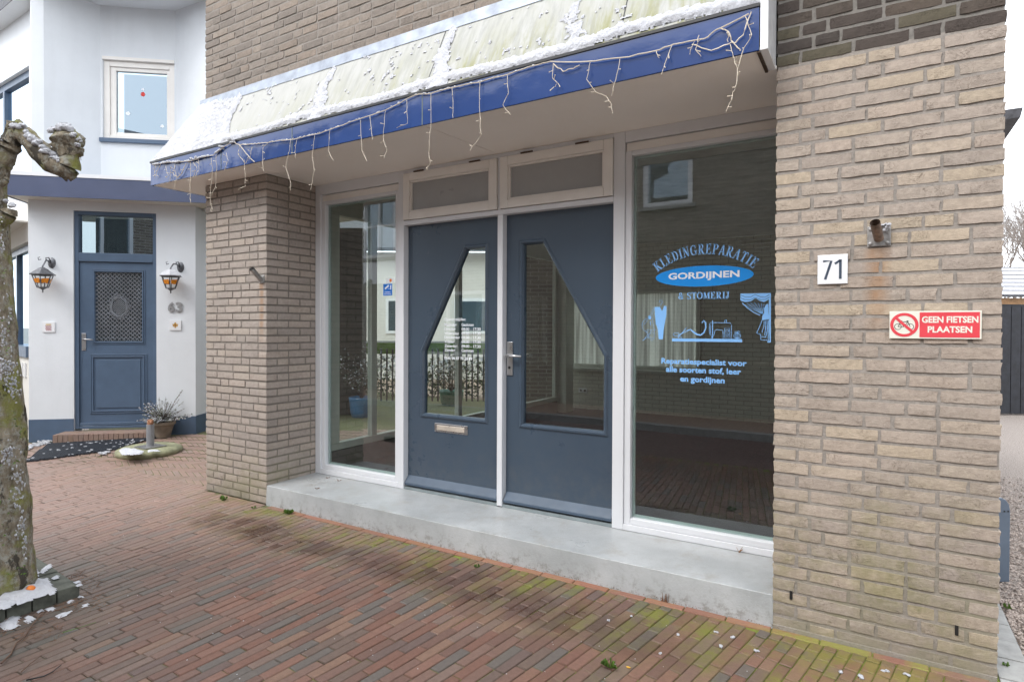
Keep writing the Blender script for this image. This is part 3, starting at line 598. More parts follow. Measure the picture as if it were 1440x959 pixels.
# ---------------------------------------------------------------- inside of the shop and side glazing
XG = .90
inn = MB()
inn.box(.62, 5.5, Y0+.125, 5.95, .10, .158); inn.build('inner_floor', 'floor', shop)
MB().box(.62, 5.5, Y0+.125, 5.95, 2.75, 2.80).build('inner_ceiling', 'ceiling', shop)
P1 = onY(802, 424, 5.75); P2 = onY(985, 523, 5.75)
bw = MB(); wx0, wx1, wz0, wz1 = P1.x, P2.x, P2.z, 2.05
bw.box(.62, wx0, 5.75, 5.9, .158, 2.75); bw.box(wx1, 5.5, 5.75, 5.9, .158, 2.75); bw.box(wx0+.0005, wx1-.0005, 5.75, 5.9, .158, wz0); bw.box(wx0+.0005, wx1-.0005, 5.75, 5.9, wz1, 2.75)
bw.build('inner_wall', 'cream_brick', shop, origin=(0, 5.75, 0))
MB().box(5.35, 5.5, RC+.125, 5.74, .158, 2.75).build('inner_wall', 'inner_white', shop)
iw = MB()
for q in ((wx0, wx0+.06, wz0, wz1), (wx1-.06, wx1, wz0, wz1), (wx0+.0605, wx1-.0605, wz0, wz0+.06), (wx0+.0605, wx1-.0605, wz1-.06, wz1), ((wx0+wx1)/2-.4, (wx0+wx1)/2-.34, wz0+.0605, wz1-.0605)): iw.box(q[0], q[1], 5.71, 5.80, q[2], q[3])
iwo = iw.build('inner_window', 'inner_white', shop, bevel=.004); MB().box(wx0+.05, wx1-.05, 5.765, 5.77, wz0+.05, wz1-.05).build('pane', 'inner_blind', iwo)
MB().box(wx0-.05, wx1+.05, 5.60, 5.745, wz0-.035, wz0-.001).build('inner_sill', 'inner_white', shop)
sk = onY(820, 549, 5.745); so_ = MB().box(sk.x-.075, sk.x+.075, 5.735, 5.7455, sk.z-.04, sk.z+.04); sk_o = so_.build('wall_socket', 'enamel', shop, bevel=.003)
for k in (-.035, .035): MB().lathe((0, 0, 0), [(.02, 0), (.02, .003)], 12).xf(lambda p, k=k: (sk.x+k+p.x, 5.7345-p.z, sk.z+p.y)).build('socket_hole', 'room', sk_o)
# side glazing wall on X = XG from the front pier to the pilaster
sg = MB(); zt, zb = 2.47, .40
sg.box(XG-.05, XG, .62, 5.35, .158, .335); sg.build('inner_plinth', 'room', shop)
sf = MB(); sf.box(XG-.06, XG+.01, .62, 5.34, .3355, zb); sf.box(XG-.06, XG+.01, .62, 5.34, zt, 2.749)
for y0, y1 in ((.62, .72), (1.13, 1.20), (2.55, 2.62), (3.95, 4.02), (5.05, 5.14)): sf.box(XG-.055, XG+.005, y0, y1, zb+.0005, zt-.0005)
sf.build('side_window_frame', 'inner_white', shop, bevel=.004)
for y0, y1 in ((.72, 1.13), (1.20, 2.55), (2.62, 3.95), (4.02, 5.05)): MB().box(XG-.03, XG-.024, y0+.0005, y1-.0005, zb+.001, zt-.001).build('side_pane', 'glass_clear', shop)
MB().box(XG-.1, XG+.14, 5.142, 5.40, .158, 2.749).build('pilaster', 'inner_white', shop, bevel=.004)
# rear volume of the building (roof, far walls)
rv = MB(); rv.box(5.501, 5.518, 2.3, 5.95, 0, 4.9); rv.box(.02, 5.49, .31, 5.95, 4.85, 4.95); rv.box(.012, .06, .31, 5.95, 2.85, 4.85); rv.box(.061, 5.49, 5.90, 5.95, 2.81, 4.849)
rv.build('rear_wall', 'side_brick', shop)
e0 = onD(1413, 155, 6.2); e1 = onD(1436, 168, 6.2)
ev = MB(); ey = e0.y
ev.prism([(5.519, ey, e0.z+.005), (e1.x, ey, onD(1436, 155, 6.2).z), (e1.x-.02, ey, onD(1430, 168, 6.2).z), (5.519, ey, onD(1413, 172, 6.2).z)], (0, 2.4, 0)); evo = ev.build('eave', 'tile_roof', shop)
MB().tube([(5.56, ey+.02, onD(1413, 173, 6.2).z), (5.56, ey+2.3, onD(1413, 173, 6.2).z)], .05, 12).build('gutter', 'zinc', evo)
# ================================================================ PAVEMENT
P0 = Vector((-3.96, .127, 0)); PR = Vector((-2.53, 1.42, 0)); TW = (PR-P0).normalized(); NW = Vector((TW.y, -TW.x, 0)); WLEN = (PR-P0).length
def gz(x, y):
    p = Vector((x, y, 0))-P0; s = p.dot(TW); d = p.dot(NW)
    return .055*max(0, min(1, 1-(d-.1)/1.3))*max(0, min(1, s/1.3))
jm = MB(); N1 = 56
for i in range(N1):
    for j in range(40):
        x0 = -9+(5.56+9)*i/N1; x1 = -9+(5.56+9)*(i+1)/N1; y0 = -2.452+(9.05)*j/40; y1 = -2.452+9.05*(j+1)/40
        jm.add([(x0, y0, -.0075+gz(x0, y0)), (x1, y0, -.0075+gz(x1, y0)), (x1, y1, -.0075+gz(x1, y1)), (x0, y1, -.0075+gz(x0, y1))], [(0, 1, 2, 3)])
pave = tag(jm.build('pavement', 'joint', origin=(0, 0, 0)), kind='structure')
st_ = MB(); st_.add([(-40, -2.45, -.012), (-40, -4.1, -.012), (40, -4.1, -.012), (40, -2.45, -.012)], [(0, 1, 2, 3)]); tag(st_.build('street', 'street', origin=(0, 0, 0)), kind='structure')
kb = MB()
for i in range(40): kb.box(-20+i, -19.005+i, -4.26, -4.1, -.05, .085)
tag(kb.build('street_kerb', 'concrete'), kind='structure')
sw_ = MB().add([(-40, -4.26, .08), (-40, -5.56, .08), (40, -5.56, .08), (40, -4.26, .08)], [(0, 1, 2, 3)]); tag(sw_.build('opposite_pavement', 'terrace', origin=(0, 0, 0)), kind='structure')
rg = random.Random(21)
def pbrick_mesh(L, Wd, seed):
    r_ = random.Random(seed); c = .0035; a, b = L/2, Wd/2; top = [(-a+c, -b+c), (a-c, -b+c), (a-c, b-c), (-a+c, b-c)]; j = lambda: r_.uniform(-.0012, .0012)
    vs = [(x+j(), y+j(), r_.uniform(-.0008, .0008)) for x, y in top]+[(x+j()*.5, y+j()*.5, -.004) for x, y in ((-a, -b), (a, -b), (a, b), (-a, b))]+[(x, y, -.05) for x, y in ((-a, -b), (a, -b), (a, b), (-a, b))]
    fs = [(0, 1, 2, 3)]+[(i, 4+i, 4+(i+1) % 4, (i+1) % 4)[::1] for i in range(4)]+[(4+i, 8+i, 8+(i+1) % 4, 4+(i+1) % 4) for i in range(4)]
    return vs, fs
bricks = []   # cx, cy, ang, L, W
def kk(u): return max(-.34, min(.19, .095*(u-2.3)))
u = -3.6; row = 0
while u < 5.75:
    k = kk(u); y = -2.45+(row % 2)*.101+rg.uniform(-.03, .03); row += 1
    while True:
        L = .199 if rg.random() > .05 else .099
        x = u+k*(y+1)
        lim = -.060 if x > .86 else (.0-.004 if x > -.02 else .10+.06*math.sin(x*1.7))
        if y > lim-.03: break
        if x > 4.55 and y > -.42: L = .092
        L = min(L, lim-y)
        yc = y+L/2; xc = u+k*(yc+1); dx = 1+(.095*(yc+1) if -.34 < k < .19 else 0)
        if xc < 5.53 and xc > -6: bricks.append((xc+rg.uniform(-.001, .001), yc, math.atan2(1, k), L, .056*dx-.0045+rg.uniform(-.001, .001)))
        y += L+.0042
    u += .056
# herringbone field toward the white house
hb = .0535; a0 = R(-22); ca, sa = math.cos(a0), math.sin(a0)
for m_ in range(-30, 60):
    for k_ in range(-140, 160):
        ox, oy = k_+4*m_, k_-4*m_
        for hv in (0, 1):
            cx, cy = (ox+2, oy+.5) if hv == 0 else (ox+.5, oy+3)
            X = -3.0+(cx*ca-cy*sa)*hb; Y = 1.0+(cx*sa+cy*ca)*hb
            if X > -.04 or X < -6.5 or Y < .155+.06*math.sin(X*1.7)-.11 or Y > 3.2: continue
            if (Vector((X, Y, 0))-P0).dot(NW) < .06 and X > -4.4: continue
            bricks.append((X, Y, a0+(0 if hv == 0 else math.pi/2), 4*hb-.0045, hb-.0045))
x = .905
while x < 5.5:
    L = min(.204, 5.52-x); bricks.append((x+L/2, -.031, 0, L, .052, 1)); x += L+.005
def onscreen(b):
    px, py = pix((b[0], b[1], 0)); return -5 < px < 1445 and py < 966 and (Vector((b[0], b[1], 0))-Vector(CAMP)).dot(_fw) > .3
vis = sorted([b for b in bricks if onscreen(b)], key=lambda b: (Vector((b[0], b[1], 0))-Vector(CAMP)).length/math.sqrt(b[3]*b[4]))
big = set(id(b) for b in vis[:300]); pc = {}
rest = MB()
for b in bricks:
    z = gz(b[0], b[1]); z += rg.uniform(-.0014, .0014)-(.0035 if abs(b[4]-hb+.0045) < 1e-6 and b[0] < 0 else 0)
    if id(b) in big:
        key = (round(b[3], 2), round(b[4], 3), rg.randrange(3), len(b))
        if key not in pc:
            vs, fs = pbrick_mesh(b[3], b[4], hash(key) % 999); me = bpy.data.meshes.new('brick'); me.from_pydata(vs, [], fs)
            bm = bmesh.new(); bm.from_mesh(me); bmesh.ops.recalc_face_normals(bm, faces=bm.faces)
            if max(bm.faces, key=lambda f: f.calc_center_median().z).normal.z < 0: bmesh.ops.reverse_faces(bm, faces=bm.faces)
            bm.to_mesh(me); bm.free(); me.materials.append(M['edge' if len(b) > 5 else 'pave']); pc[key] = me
        o = link_copy(pc[key], 'brick', pave, (b[0], b[1], z), b[2]); o.rotation_euler = (rg.uniform(-.006, .006), rg.uniform(-.006, .006), b[2]+rg.uniform(-.006, .006))
    elif len(b) < 6:
        vs, fs = pbrick_mesh(b[3], b[4], rg.randrange(99)); c_, s_ = math.cos(b[2]), math.sin(b[2]); rest.add([(b[0]+v[0]*c_-v[1]*s_, b[1]+v[0]*s_+v[1]*c_, z+v[2]) for v in vs], fs[:5], rg.random())
    else:
        MB().box(b[0]-b[3]/2, b[0]+b[3]/2, b[1]-b[4]/2, b[1]+b[4]/2, -.05, z).build('brick', 'edge', pave)
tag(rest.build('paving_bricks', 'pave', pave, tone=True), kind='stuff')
# ================================================================ WHITE HOUSE
wh = empty('white_house', tuple(P0), 'white rendered house with slate blue fascia, door and plinth, left of the brick shop', 'house')
def Hp(s, z, o=0): return P0+TW*s+NW*o+Vector((0, 0, z))
def S(x, y, o=0):
    p = onP(x, y, P0+NW*o, NW); return ((p-P0).dot(TW), p.z)
def hbox(m, s0, s1, z0, z1, o0, o1):
    return m.add([Hp(s0, z0, o1), Hp(s1, z0, o1), Hp(s1, z0, o0), Hp(s0, z0, o0), Hp(s0, z1, o1), Hp(s1, z1, o1), Hp(s1, z1, o0), Hp(s0, z1, o0)], [(0, 3, 2, 1), (4, 5, 6, 7), (0, 1, 5, 4), (1, 2, 6, 5), (2, 3, 7, 6), (3, 0, 4, 7)])
fL, zt_ = S(103, 296); fR, _ = S(219.5, 297); ZD = .17; ZC = 3.03
m = MB(); hbox(m, 0, fL, 0, ZC, -.2, 0); hbox(m, fR, WLEN, 0, ZC, -.2, 0); hbox(m, fL+.0005, fR-.0005, zt_, ZC, -.2, 0); wall63 = m.build('wall', 'render', wh)
m = MB(); hbox(m, 0-.004, fL-.001, 0, .285, 0, .006); m.build('plinth', 'blue63', wh); m = MB(); hbox(m, fR+.001, WLEN+.004, 0, .285, 0, .006); m.build('plinth', 'blue63', wh)
# door frame and transom
m = MB(); f = .048; a, b = fL, fR
hbox(m, a, a+f, ZD-.02, zt_, -.12, -.02); hbox(m, b-f, b, ZD-.02, zt_, -.12, -.02); hbox(m, a+f+.0005, b-f-.0005, zt_-f, zt_, -.12, -.021); zb_ = S(160, 366)[1]; hbox(m, a+f+.0005, b-f-.0005, zb_-.02, zb_+.09, -.12, -.019); hbox(m, a+f+.0005, b-f-.0005, ZD-.02, ZD+.012, -.12, -.021)
dfm = m.build('door_frame', 'blue63', wh, bevel=.004)
m = MB(); hbox(m, a+f+.0006, b-f-.0006, zb_+.0906, zt_-f-.0006, -.082, -.076); m.build('transom_pane', 'glass_house', wh)
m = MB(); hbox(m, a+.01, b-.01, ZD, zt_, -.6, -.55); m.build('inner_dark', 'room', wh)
# door leaf
x0, x1 = a+f+.003, b-f-.003; zd0, zd1 = ZD+.02, zb_-.024; g0, gz1 = S(131, 382); g1, gz0 = S(198, 480); g0 += .004
m = MB()
for q in ((x0, g0, zd0, zd1), (g1, x1, zd0, zd1), (g0+.0005, g1-.0005, gz1, zd1), (g0+.0005, g1-.0005, zd0, gz0)): hbox(m, q[0], q[1], q[2], q[3], -.10, -.045)
dl = m.build('door', 'blue63', wh); tag(dl, 'slate blue panelled door with grille and number 63 beside it')
m = MB()
for d, o in ((.040, -.038), (.020, -.030)):
    e = .016
    for q in ((g0-d, g0-d+e, gz0-d, gz1+d), (g1+d-e, g1+d, gz0-d, gz1+d), (g0-d+e, g1+d-e, gz1+d-e, gz1+d), (g0-d+e, g1+d-e, gz0-d, gz0-d+e)): hbox(m, *q, -.0446, o)
m.build('grille_moulding', 'blue63', dl, bevel=.002)
p0, pz1 = S(124, 498); p1, pz0 = S(205, 581); m = MB()
for d, o in ((.0, -.036), (.025, -.030)):
    e = .018
    for q in ((p0+d, p0+d+e, pz0+d, pz1-d), (p1-d-e, p1-d, pz0+d, pz1-d), (p0+d+e, p1-d-e, pz1-d-e, pz1-d), (p0+d+e, p1-d-e, pz0+d, pz0+d+e)): hbox(m, *q, -.0446, o)
hbox(m, p0+.075, p1-.075, pz0+.075, pz1-.075, -.0446, -.036); m.build('raised_panel', 'blue63', dl, bevel=.003)
m = MB(); hbox(m, x0, x1, zd0-.002, zd0+.035, -.0446, -.024); m.build('weather_bar', 'blue63', dl, bevel=.004)
m = MB(); hbox(m, g0, g1, gz0, gz1, -.085, -.08); m.build('pane', 'glass_house', dl)
m = MB(); cs, cz = (g0+g1)/2, (gz0+gz1)/2; W_, H_ = g1-g0, gz1-gz0; pit = .052
def hring(m, s, z, rs, rz, o, r, n=14): m.tube([Hp(s+math.cos(2*math.pi*k/n)*rs, z+math.sin(2*math.pi*k/n)*rz, o) for k in range(n+1)], r, 4, cap=False)
for i in range(-20, 21):
    for sg_ in (1, -1):
        pts = []
        for k in range(41):
            s_ = g0+W_*k/40; z_ = cz+(s_-cs)*sg_+i*pit+.005*math.sin(s_*120)
            if gz0 < z_ < gz1 and ((s_-cs)/.095)**2+((z_-cz)/.125)**2 > 1: pts.append(Hp(s_, z_, -.055))
            elif pts:
                if len(pts) > 1: m.tube(pts, .0052, 4)
                pts = []
        if len(pts) > 1: m.tube(pts, .0052, 4)
for i in range(-6, 7):
    for sg_ in (1, -1):
        pts = [Hp(cs+t*.02, cz+t*.02*sg_+i*.026, -.052) for t in range(-5, 6) if ((t*.02)/.085)**2+((t*.02*sg_+i*.026)/.115)**2 < 1]
        if len(pts) > 1: m.tube(pts, .003, 4)
hring(m, cs, cz, .09, .12, -.05, .008); hring(m, cs, cz, .105, .14, -.05, .005)
for k in range(10):
    t = 2*math.pi*k/10; hring(m, cs+math.cos(t)*.112, cz+math.sin(t)*.15, .02, .022, -.048, .005, 8)
m.build('grille', simple('pewter grille metal', (.30, .32, .35), .4, .6, bump=0), dl)
hs_, hz_ = S(116, 482); m = MB(); hbox(m, hs_-.028, hs_+.022, hz_-.10, hz_+.12, -.0446, -.036); m.build('handle_plate', 'alu', dl, bevel=.003)
m = MB(); m.tube([Hp(hs_, hz_+.04, -.036), Hp(hs_, hz_+.04, 0), Hp(hs_+.04, hz_+.045, .004), Hp(hs_+.12, hz_+.037, .002)], .008, 8); m.build('door_handle', 'alu', dl, smooth=True)
# fascia and flat roof
m = MB(); sL = -.13; sR = 2.6; zfb, zft = 3.02, 3.265
hbox(m, sL, sR, zfb, zft, .28, .30); m.build('fascia_board', 'blue_fascia63', wh)
m = MB(); hbox(m, sL-.004, sR, zft+.0005, zft+.045, .22, .306); m.build('roof_edge', 'enamel', wh)
m = MB(); hbox(m, sL, sL+.02, zfb, zft, -1.2, .2795); m.build('fascia_return', 'blue_fascia63', wh)
m = MB(); hbox(m, sL-.004, sL+.016, zft+.0005, zft+.045, -1.2, .2195); m.build('roof_edge', 'enamel', wh)
m = MB(); hbox(m, sL+.0205, sR, ZC+.0005, ZC+.02, -1.6, .2795); m.build('soffit', 'render_cream', wh)
m = MB(); hbox(m, sL+.021, sR, zft-.03, zft-.004, -2.2, .2795); m.build('flat_roof', 'zinc', wh)
# right return wall
R1 = Vector(onZ(293, 604.5, .045)); dR = (Vector((R1.x, R1.y, 0))-PR).normalized(); nR = Vector((dR.y, -dR.x, 0))
def wallrun(m, A_, B_, z0, z1, th, mat=None):
    A_ = Vector(A_); B_ = Vector(B_); d = (B_-A_).normalized(); n_ = Vector((d.y, -d.x, 0))
    return m.add([A_+Vector((0, 0, z0)), B_+Vector((0, 0, z0)), B_-n_*th+Vector((0, 0, z0)), A_-n_*th+Vector((0, 0, z0)), A_+Vector((0, 0, z1)), B_+Vector((0, 0, z1)), B_-n_*th+Vector((0, 0, z1)), A_-n_*th+Vector((0, 0, z1))], [(0, 3, 2, 1), (4, 5, 6, 7), (0, 1, 5, 4), (1, 2, 6, 5), (2, 3, 7, 6), (3, 0, 4, 7)])
m = MB(); wallrun(m, PR, PR+dR*2.0, 0, ZC, .2); m.build('wall', 'render', wh)
m = MB(); wallrun(m, PR+dR*.004+nR*.006, PR+dR*2.0+nR*.006, 0, .29, .005); m.build('plinth', 'blue63', wh)
# left wall of the ground floor with a wide window
dL = Vector((-.98, .194, 0)).normalized(); nL = Vector((-dL.y, dL.x, 0)); nL = nL if nL.y < 0 else -nL
LP = P0-NW*.05+dL*.0
def L_(x, y, o=0): p = onP(x, y, LP+nL*o, nL); return ((p-LP).dot(dL), p.z)
def Lp(s, z, o=0): return LP+dL*s+nL*o+Vector((0, 0, z))
def lbox(m, s0, s1, z0, z1, o0, o1): return m.add([Lp(s0, z0, o1), Lp(s1, z0, o1), Lp(s1, z0, o0), Lp(s0, z0, o0), Lp(s0, z1, o1), Lp(s1, z1, o1), Lp(s1, z1, o0), Lp(s0, z1, o0)], [(0, 3, 2, 1), (4, 5, 6, 7), (0, 1, 5, 4), (1, 2, 6, 5), (2, 3, 7, 6), (3, 0, 4, 7)])
_, wt = L_(37, 346); _, wb_ = L_(37, 488); _, wsill = L_(37, 502)
m = MB(); lbox(m, 0.02, .16, 0, ZC, -.2, 0); lbox(m, .1605, 4.5, 0, wsill, -.2, 0); lbox(m, .1605, 4.5, wt+.05, ZC, -.2, 0); lbox(m, 3.6, 4.5, wsill+.0005, wt+.0495, -.2, 0); m.build('wall', 'render_cream', wh)
m = MB(); lbox(m, .1605, 3.5995, wt-.03, wt+.0495, -.12, -.06); lbox(m, .1605, 3.5995, wsill+.0005, wb_+.01, -.12, .03); lbox(m, .1605, .22, wb_+.0105, wt-.0305, -.12, -.06); lbox(m, 1.4, 1.46, wb_+.0105, wt-.0305, -.12, -.06); o = m.build('window', 'blue63', wh); tag(o, 'wide ground floor window with blind')
m = MB(); lbox(m, .2205, 3.59, wb_+.011, wt-.031, -.10, -.095); m.build('pane', 'glass_house', o)
m = MB(); lbox(m, .2205, 3.59, wb_+.011, wt-.031, -.16, -.15); m.build('blind', 'blind', o)
for s_ in (.30, .48): m = MB(); lbox(m, s_, s_+.10, wsill-.26, wsill-.08, .001, .02); m.build('wall_tile', 'enamel', wh)
m = MB(); lbox(m, .16, 2.6, ZC-.26, ZC-.24, .0, .55); lbox(m, .16, 2.6, ZC-.24, ZC-.0, .53, .55); m.build('canopy_board', 'render_cream', wh)
# upper storey
ZE = 5.8
U = [Vector(onZ(x, y, ZE)) for x, y in ((-60, 90), (42, 14), (43, -20), (61, -17.6), (141, 8), (247, 16), (288, 0))]
for v in U: v.z = 0
U[1] = U[2]+(U[1]-U[2])
U.append(U[6]+(U[6]-U[5]).normalized()*2.1)
def Us(i): d = (U[i+1]-U[i]); return d.normalized(), d.length
for i in range(len(U)-1):
    if i == 4: continue
    m = MB(); A_, B_ = U[i], U[i+1]; d = (B_-A_).normalized(); n_ = Vector((d.y, -d.x, 0)); 
    if n_.dot(Vector(CAMP)-A_) < 0: n_ = -n_
    zz0 = 3.0; 
    if i == 0: continue
    m.add([A_+Vector((0, 0, zz0)), B_+Vector((0, 0, zz0)), B_-n_*.02+Vector((0, 0, zz0)), A_-n_*.02+Vector((0, 0, zz0)), A_+Vector((0, 0, ZE)), B_+Vector((0, 0, ZE)), B_-n_*.02+Vector((0, 0, ZE)), A_-n_*.02+Vector((0, 0, ZE))], [(0, 3, 2, 1), (4, 5, 6, 7), (0, 1, 5, 4), (1, 2, 6, 5), (2, 3, 7, 6), (3, 0, 4, 7)])
    m.build('upper_wall', 'render', wh)
def plane_frame(A_, B_):
    d = (B_-A_).normalized(); n_ = Vector((d.y, -d.x, 0)); n_ = n_ if n_.dot(Vector(CAMP)-A_) > 0 else -n_
    def q(x, y, o=0): p = onP(x, y, A_+n_*o, n_); return ((p-A_).dot(d), p.z)
    def bx(m, s0, s1, z0, z1, o0, o1):
        P = lambda s, z, o: A_+d*s+n_*o+Vector((0, 0, z))
        return m.add([P(s0, z0, o1), P(s1, z0, o1), P(s1, z0, o0), P(s0, z0, o0), P(s0, z1, o1), P(s1, z1, o1), P(s1, z1, o0), P(s0, z1, o0)], [(0, 3, 2, 1), (4, 5, 6, 7), (0, 1, 5, 4), (1, 2, 6, 5), (2, 3, 7, 6), (3, 0, 4, 7)])
    return q, bx, (B_-A_).length
q, bx, Lw = plane_frame(U[4], U[5])
s0, z1 = q(144, 79); s1, z0 = q(245.5, 201); m = MB()
bx(m, 0, s0, 3, ZE, -.15, 0); bx(m, s1, Lw, 3, ZE, -.15, 0); bx(m, s0+.0005, s1-.0005, z1, ZE, -.15, 0); bx(m, s0+.0005, s1-.0005, 3, z0, -.15, 0); m.build('upper_wall', 'render', wh)
m = MB(); f = .075
bx(m, s0, s0+f, z0+.02, z1-.045, -.12, -.03); bx(m, s1-f, s1, z0+.02, z1-.045, -.12, -.03); bx(m, s0+f+.0005, s1-f-.0005, z1-.12, z1-.045, -.12, -.031); bx(m, s0+f+.0005, s1-f-.0005, z0+.02, z0+.075, -.12, -.031)
s0i, s1i, z0i, z1i = s0+f+.001, s1-f-.001, z0+.076, z1-.121; g_ = .07
bx(m, s0i, s0i+g_, z0i, z1i, -.11, -.05); bx(m, s1i-g_*.6, s1i, z0i, z1i, -.11, -.05); bx(m, s0i+g_+.0005, s1i-g_*.6-.0005, z1i-g_*.7, z1i, -.11, -.051); bx(m, s0i+g_+.0005, s1i-g_*.6-.0005, z0i, z0i+g_*.6, -.11, -.051)
o = m.build('window', 'cream', wh, bevel=.004); tag(o, 'upper window with stickers above the blue fascia')
m = MB(); bx(m, s0i+g_+.001, s1i-g_*.6-.001, z0i+g_*.6+.001, z1i-g_*.7-.001, -.085, -.08); m.build('pane', 'glass_house', o)
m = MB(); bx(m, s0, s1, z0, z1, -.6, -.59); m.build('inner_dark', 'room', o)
m = MB(); bx(m, s0, s1, z1-.044, z1-.001, -.10, .012); m.build('blind_box', 'cream', o, bevel=.003)
m = MB(); bx(m, s0-.03, s1+.02, z0-.035, z0+.019, -.12, .035); m.build('sill', 'blue63', o, bevel=.003)
def sticker(px, py, w_, h_, mat, nm):
    s_, z_ = q(px, py, -.079); m = MB(); 
    m2 = [(s_+math.cos(t*math.pi/5)*w_*(.8 if t % 2 else 1), z_+math.sin(t*math.pi/5)*h_*(.8 if t % 2 else 1)) for t in range(10)]
    d = (U[5]-U[4]).normalized(); n_ = Vector((d.y, -d.x, 0)); n_ = n_ if n_.dot(Vector(CAMP)-U[4]) > 0 else -n_
    m.prism([U[4]+d*a_+n_*-.0785+Vector((0, 0, b_)) for a_, b_ in m2], n_*.001); return m.build(nm, mat)
sk1 = sticker(201, 133, .032, .036, simple('red paper', (.62, .04, .03), .6, bump=0), 'window_sticker'); tag(sk1, 'small round red paper sticker high on the upper window', 'sticker')
tag(sticker(201, 126, .02, .016, 'vinyl_white', 'window_sticker'), 'small white paper sticker just above the red one', 'sticker')
tag(sticker(180, 160, .033, .028, 'vinyl_white', 'window_sticker'), 'white snowflake sticker low at the left of the upper window', 'sticker')
tag(sticker(228, 178, .028, .022, 'vinyl_white', 'window_sticker'), 'faint white sticker low at the right of the upper window', 'sticker')
q, bx, Lw = plane_frame(U[0], U[1]); sa_, za = q(41.5, 92); m = MB()
_, zl = q(41.5, 210)
bx(m, 0, Lw-.04, za, ZE, -.2, 0); bx(m, Lw-.039, Lw, 3, ZE, -.2, 0); bx(m, 0, Lw-.04, 3, zl, -.2, 0); m.build('upper_wall', 'render', wh)
m = MB(); bx(m, 0, Lw-.04, za-.10, za-.0005, -.14, -.05); bx(m, Lw-.09, Lw-.0405, zl+.0005, za-.1005, -.14, -.05); bx(m, Lw-1.2, Lw-1.14, zl+.0005, za-.1005, -.14, -.05); o = m.build('window', 'blue63', wh); tag(o, 'upper window at the left edge of the photo')
m = MB(); bx(m, 0, Lw-.0905, zl, za-.101, -.10, -.095); m.build('pane', 'glass_house', o); m = MB(); bx(m, 0, Lw-.0905, zl, za-.101, -.2, -.19); m.build('curtain', 'enamel', o)
m = MB(); C2 = Vector(CAMP); C2.z = 0
out = [v+(C2-v).normalized()*.75 for v in U]; n_ = len(U)
for i in range(n_-1): m.add([U[i]+Vector((0, 0, ZE)), U[i+1]+Vector((0, 0, ZE)), out[i+1]+Vector((0, 0, ZE)), out[i]+Vector((0, 0, ZE))], [(0, 1, 2, 3)])
m.build('eave_soffit', 'render', wh)
m = MB()
for i in range(n_-1): m.add([U[i]+Vector((0, 0, ZE+.01)), U[i+1]+Vector((0, 0, ZE+.01)), out[i+1]+Vector((0, 0, ZE+.01)), out[i]+Vector((0, 0, ZE+.01)), out[i+1]+Vector((0, 0, ZE+.2)), out[i]+Vector((0, 0, ZE+.2)), U[i]+Vector((0, 3, ZE+1.6)), U[i+1]+Vector((0, 3, ZE+1.6))], [(3, 2, 4, 5), (5, 4, 7, 6)])
m.build('roof', 'tile_roof', wh)
# front step of the house
dsL, _ = S(86, 616, .3); dsR, _ = S(212, 607, .3); 
stp = MB(); hbox(stp, fL-.1, fR+.05, .0, .115, .001, .27); steph = stp.build('door_step', 'mortar'); tag(steph, 'low brick doorstep in front of the panelled door', 'doorstep')
k = 0; s_ = fL-.1
while s_ < fR+.0:
    m = MB(); hbox(m, s_+.002, s_+.052, .02+0, .128, .19, .285); m.build('brick', 'edge_pale' if False else 'pave', steph)
    m = MB(); hbox(m, s_+.002, s_+.052, .10, .127, .004, .186); m.build('brick', 'pave', steph); s_ += .056
# ================================================================ SIGNS AND LETTERING
def put(m, Y): return m.xf(lambda p: (p.x, Y, p.z))
def strip(m, pts, wd, Y, closed=False):
    """flat ribbon in the x,z plane"""
    P = [Vector((p[0], p[1])) for p in pts]; n = len(P); L = []
    ws = wd if isinstance(wd, (list, tuple)) else [wd]*n
    for i in range(n):
        a = P[(i-1) % n] if closed or i else P[i]; b = P[(i+1) % n] if closed or i < n-1 else P[i]; t = (b-a)
        t = t.normalized() if t.length > 1e-9 else Vector((1, 0)); q_ = Vector((-t.y, t.x)); L.append((P[i]+q_*ws[i]/2, P[i]-q_*ws[i]/2))
    vs = [(v.x, Y, v.y) for l in L for v in l]; fs = [(2*i, 2*i+1, 2*i+3, 2*i+2) for i in range(n-1)]
    if closed: fs.append((2*n-2, 2*n-1, 1, 0))
    m.add(vs, fs); return m
def poly(m, pts, Y): return m.add([(p[0], Y, p[1]) for p in pts], [tuple(range(len(pts)))])
def arcp(cx, cy, rx, ry, a0, a1, n=14): return [(cx+rx*math.cos(R(a0+(a1-a0)*i/n)), cy+ry*math.sin(R(a0+(a1-a0)*i/n))) for i in range(n+1)]
# number plate 71
npl = empty('number_plate', (4.91, -.002, 1.656), 'white square house number plate 71 on the tan brick pier', 'house number')
MB().box(4.848, 4.971, -.0075, -.0035, 1.656, 1.791).build('plate', 'enamel', npl, bevel=.0015)
m = MB(); strip(m, [(4.871, 1.762), (4.9045, 1.762), (4.880, 1.678)], .0105, -.0082); m.build('numeral', 'slate_print', npl)
m = MB(); strip(m, [(4.919, 1.748), (4.941, 1.764)], .0095, -.0082); m.box(4.936, 4.947, -.0082, -.008, 1.678, 1.767); m.build('numeral', 'slate_print', npl)
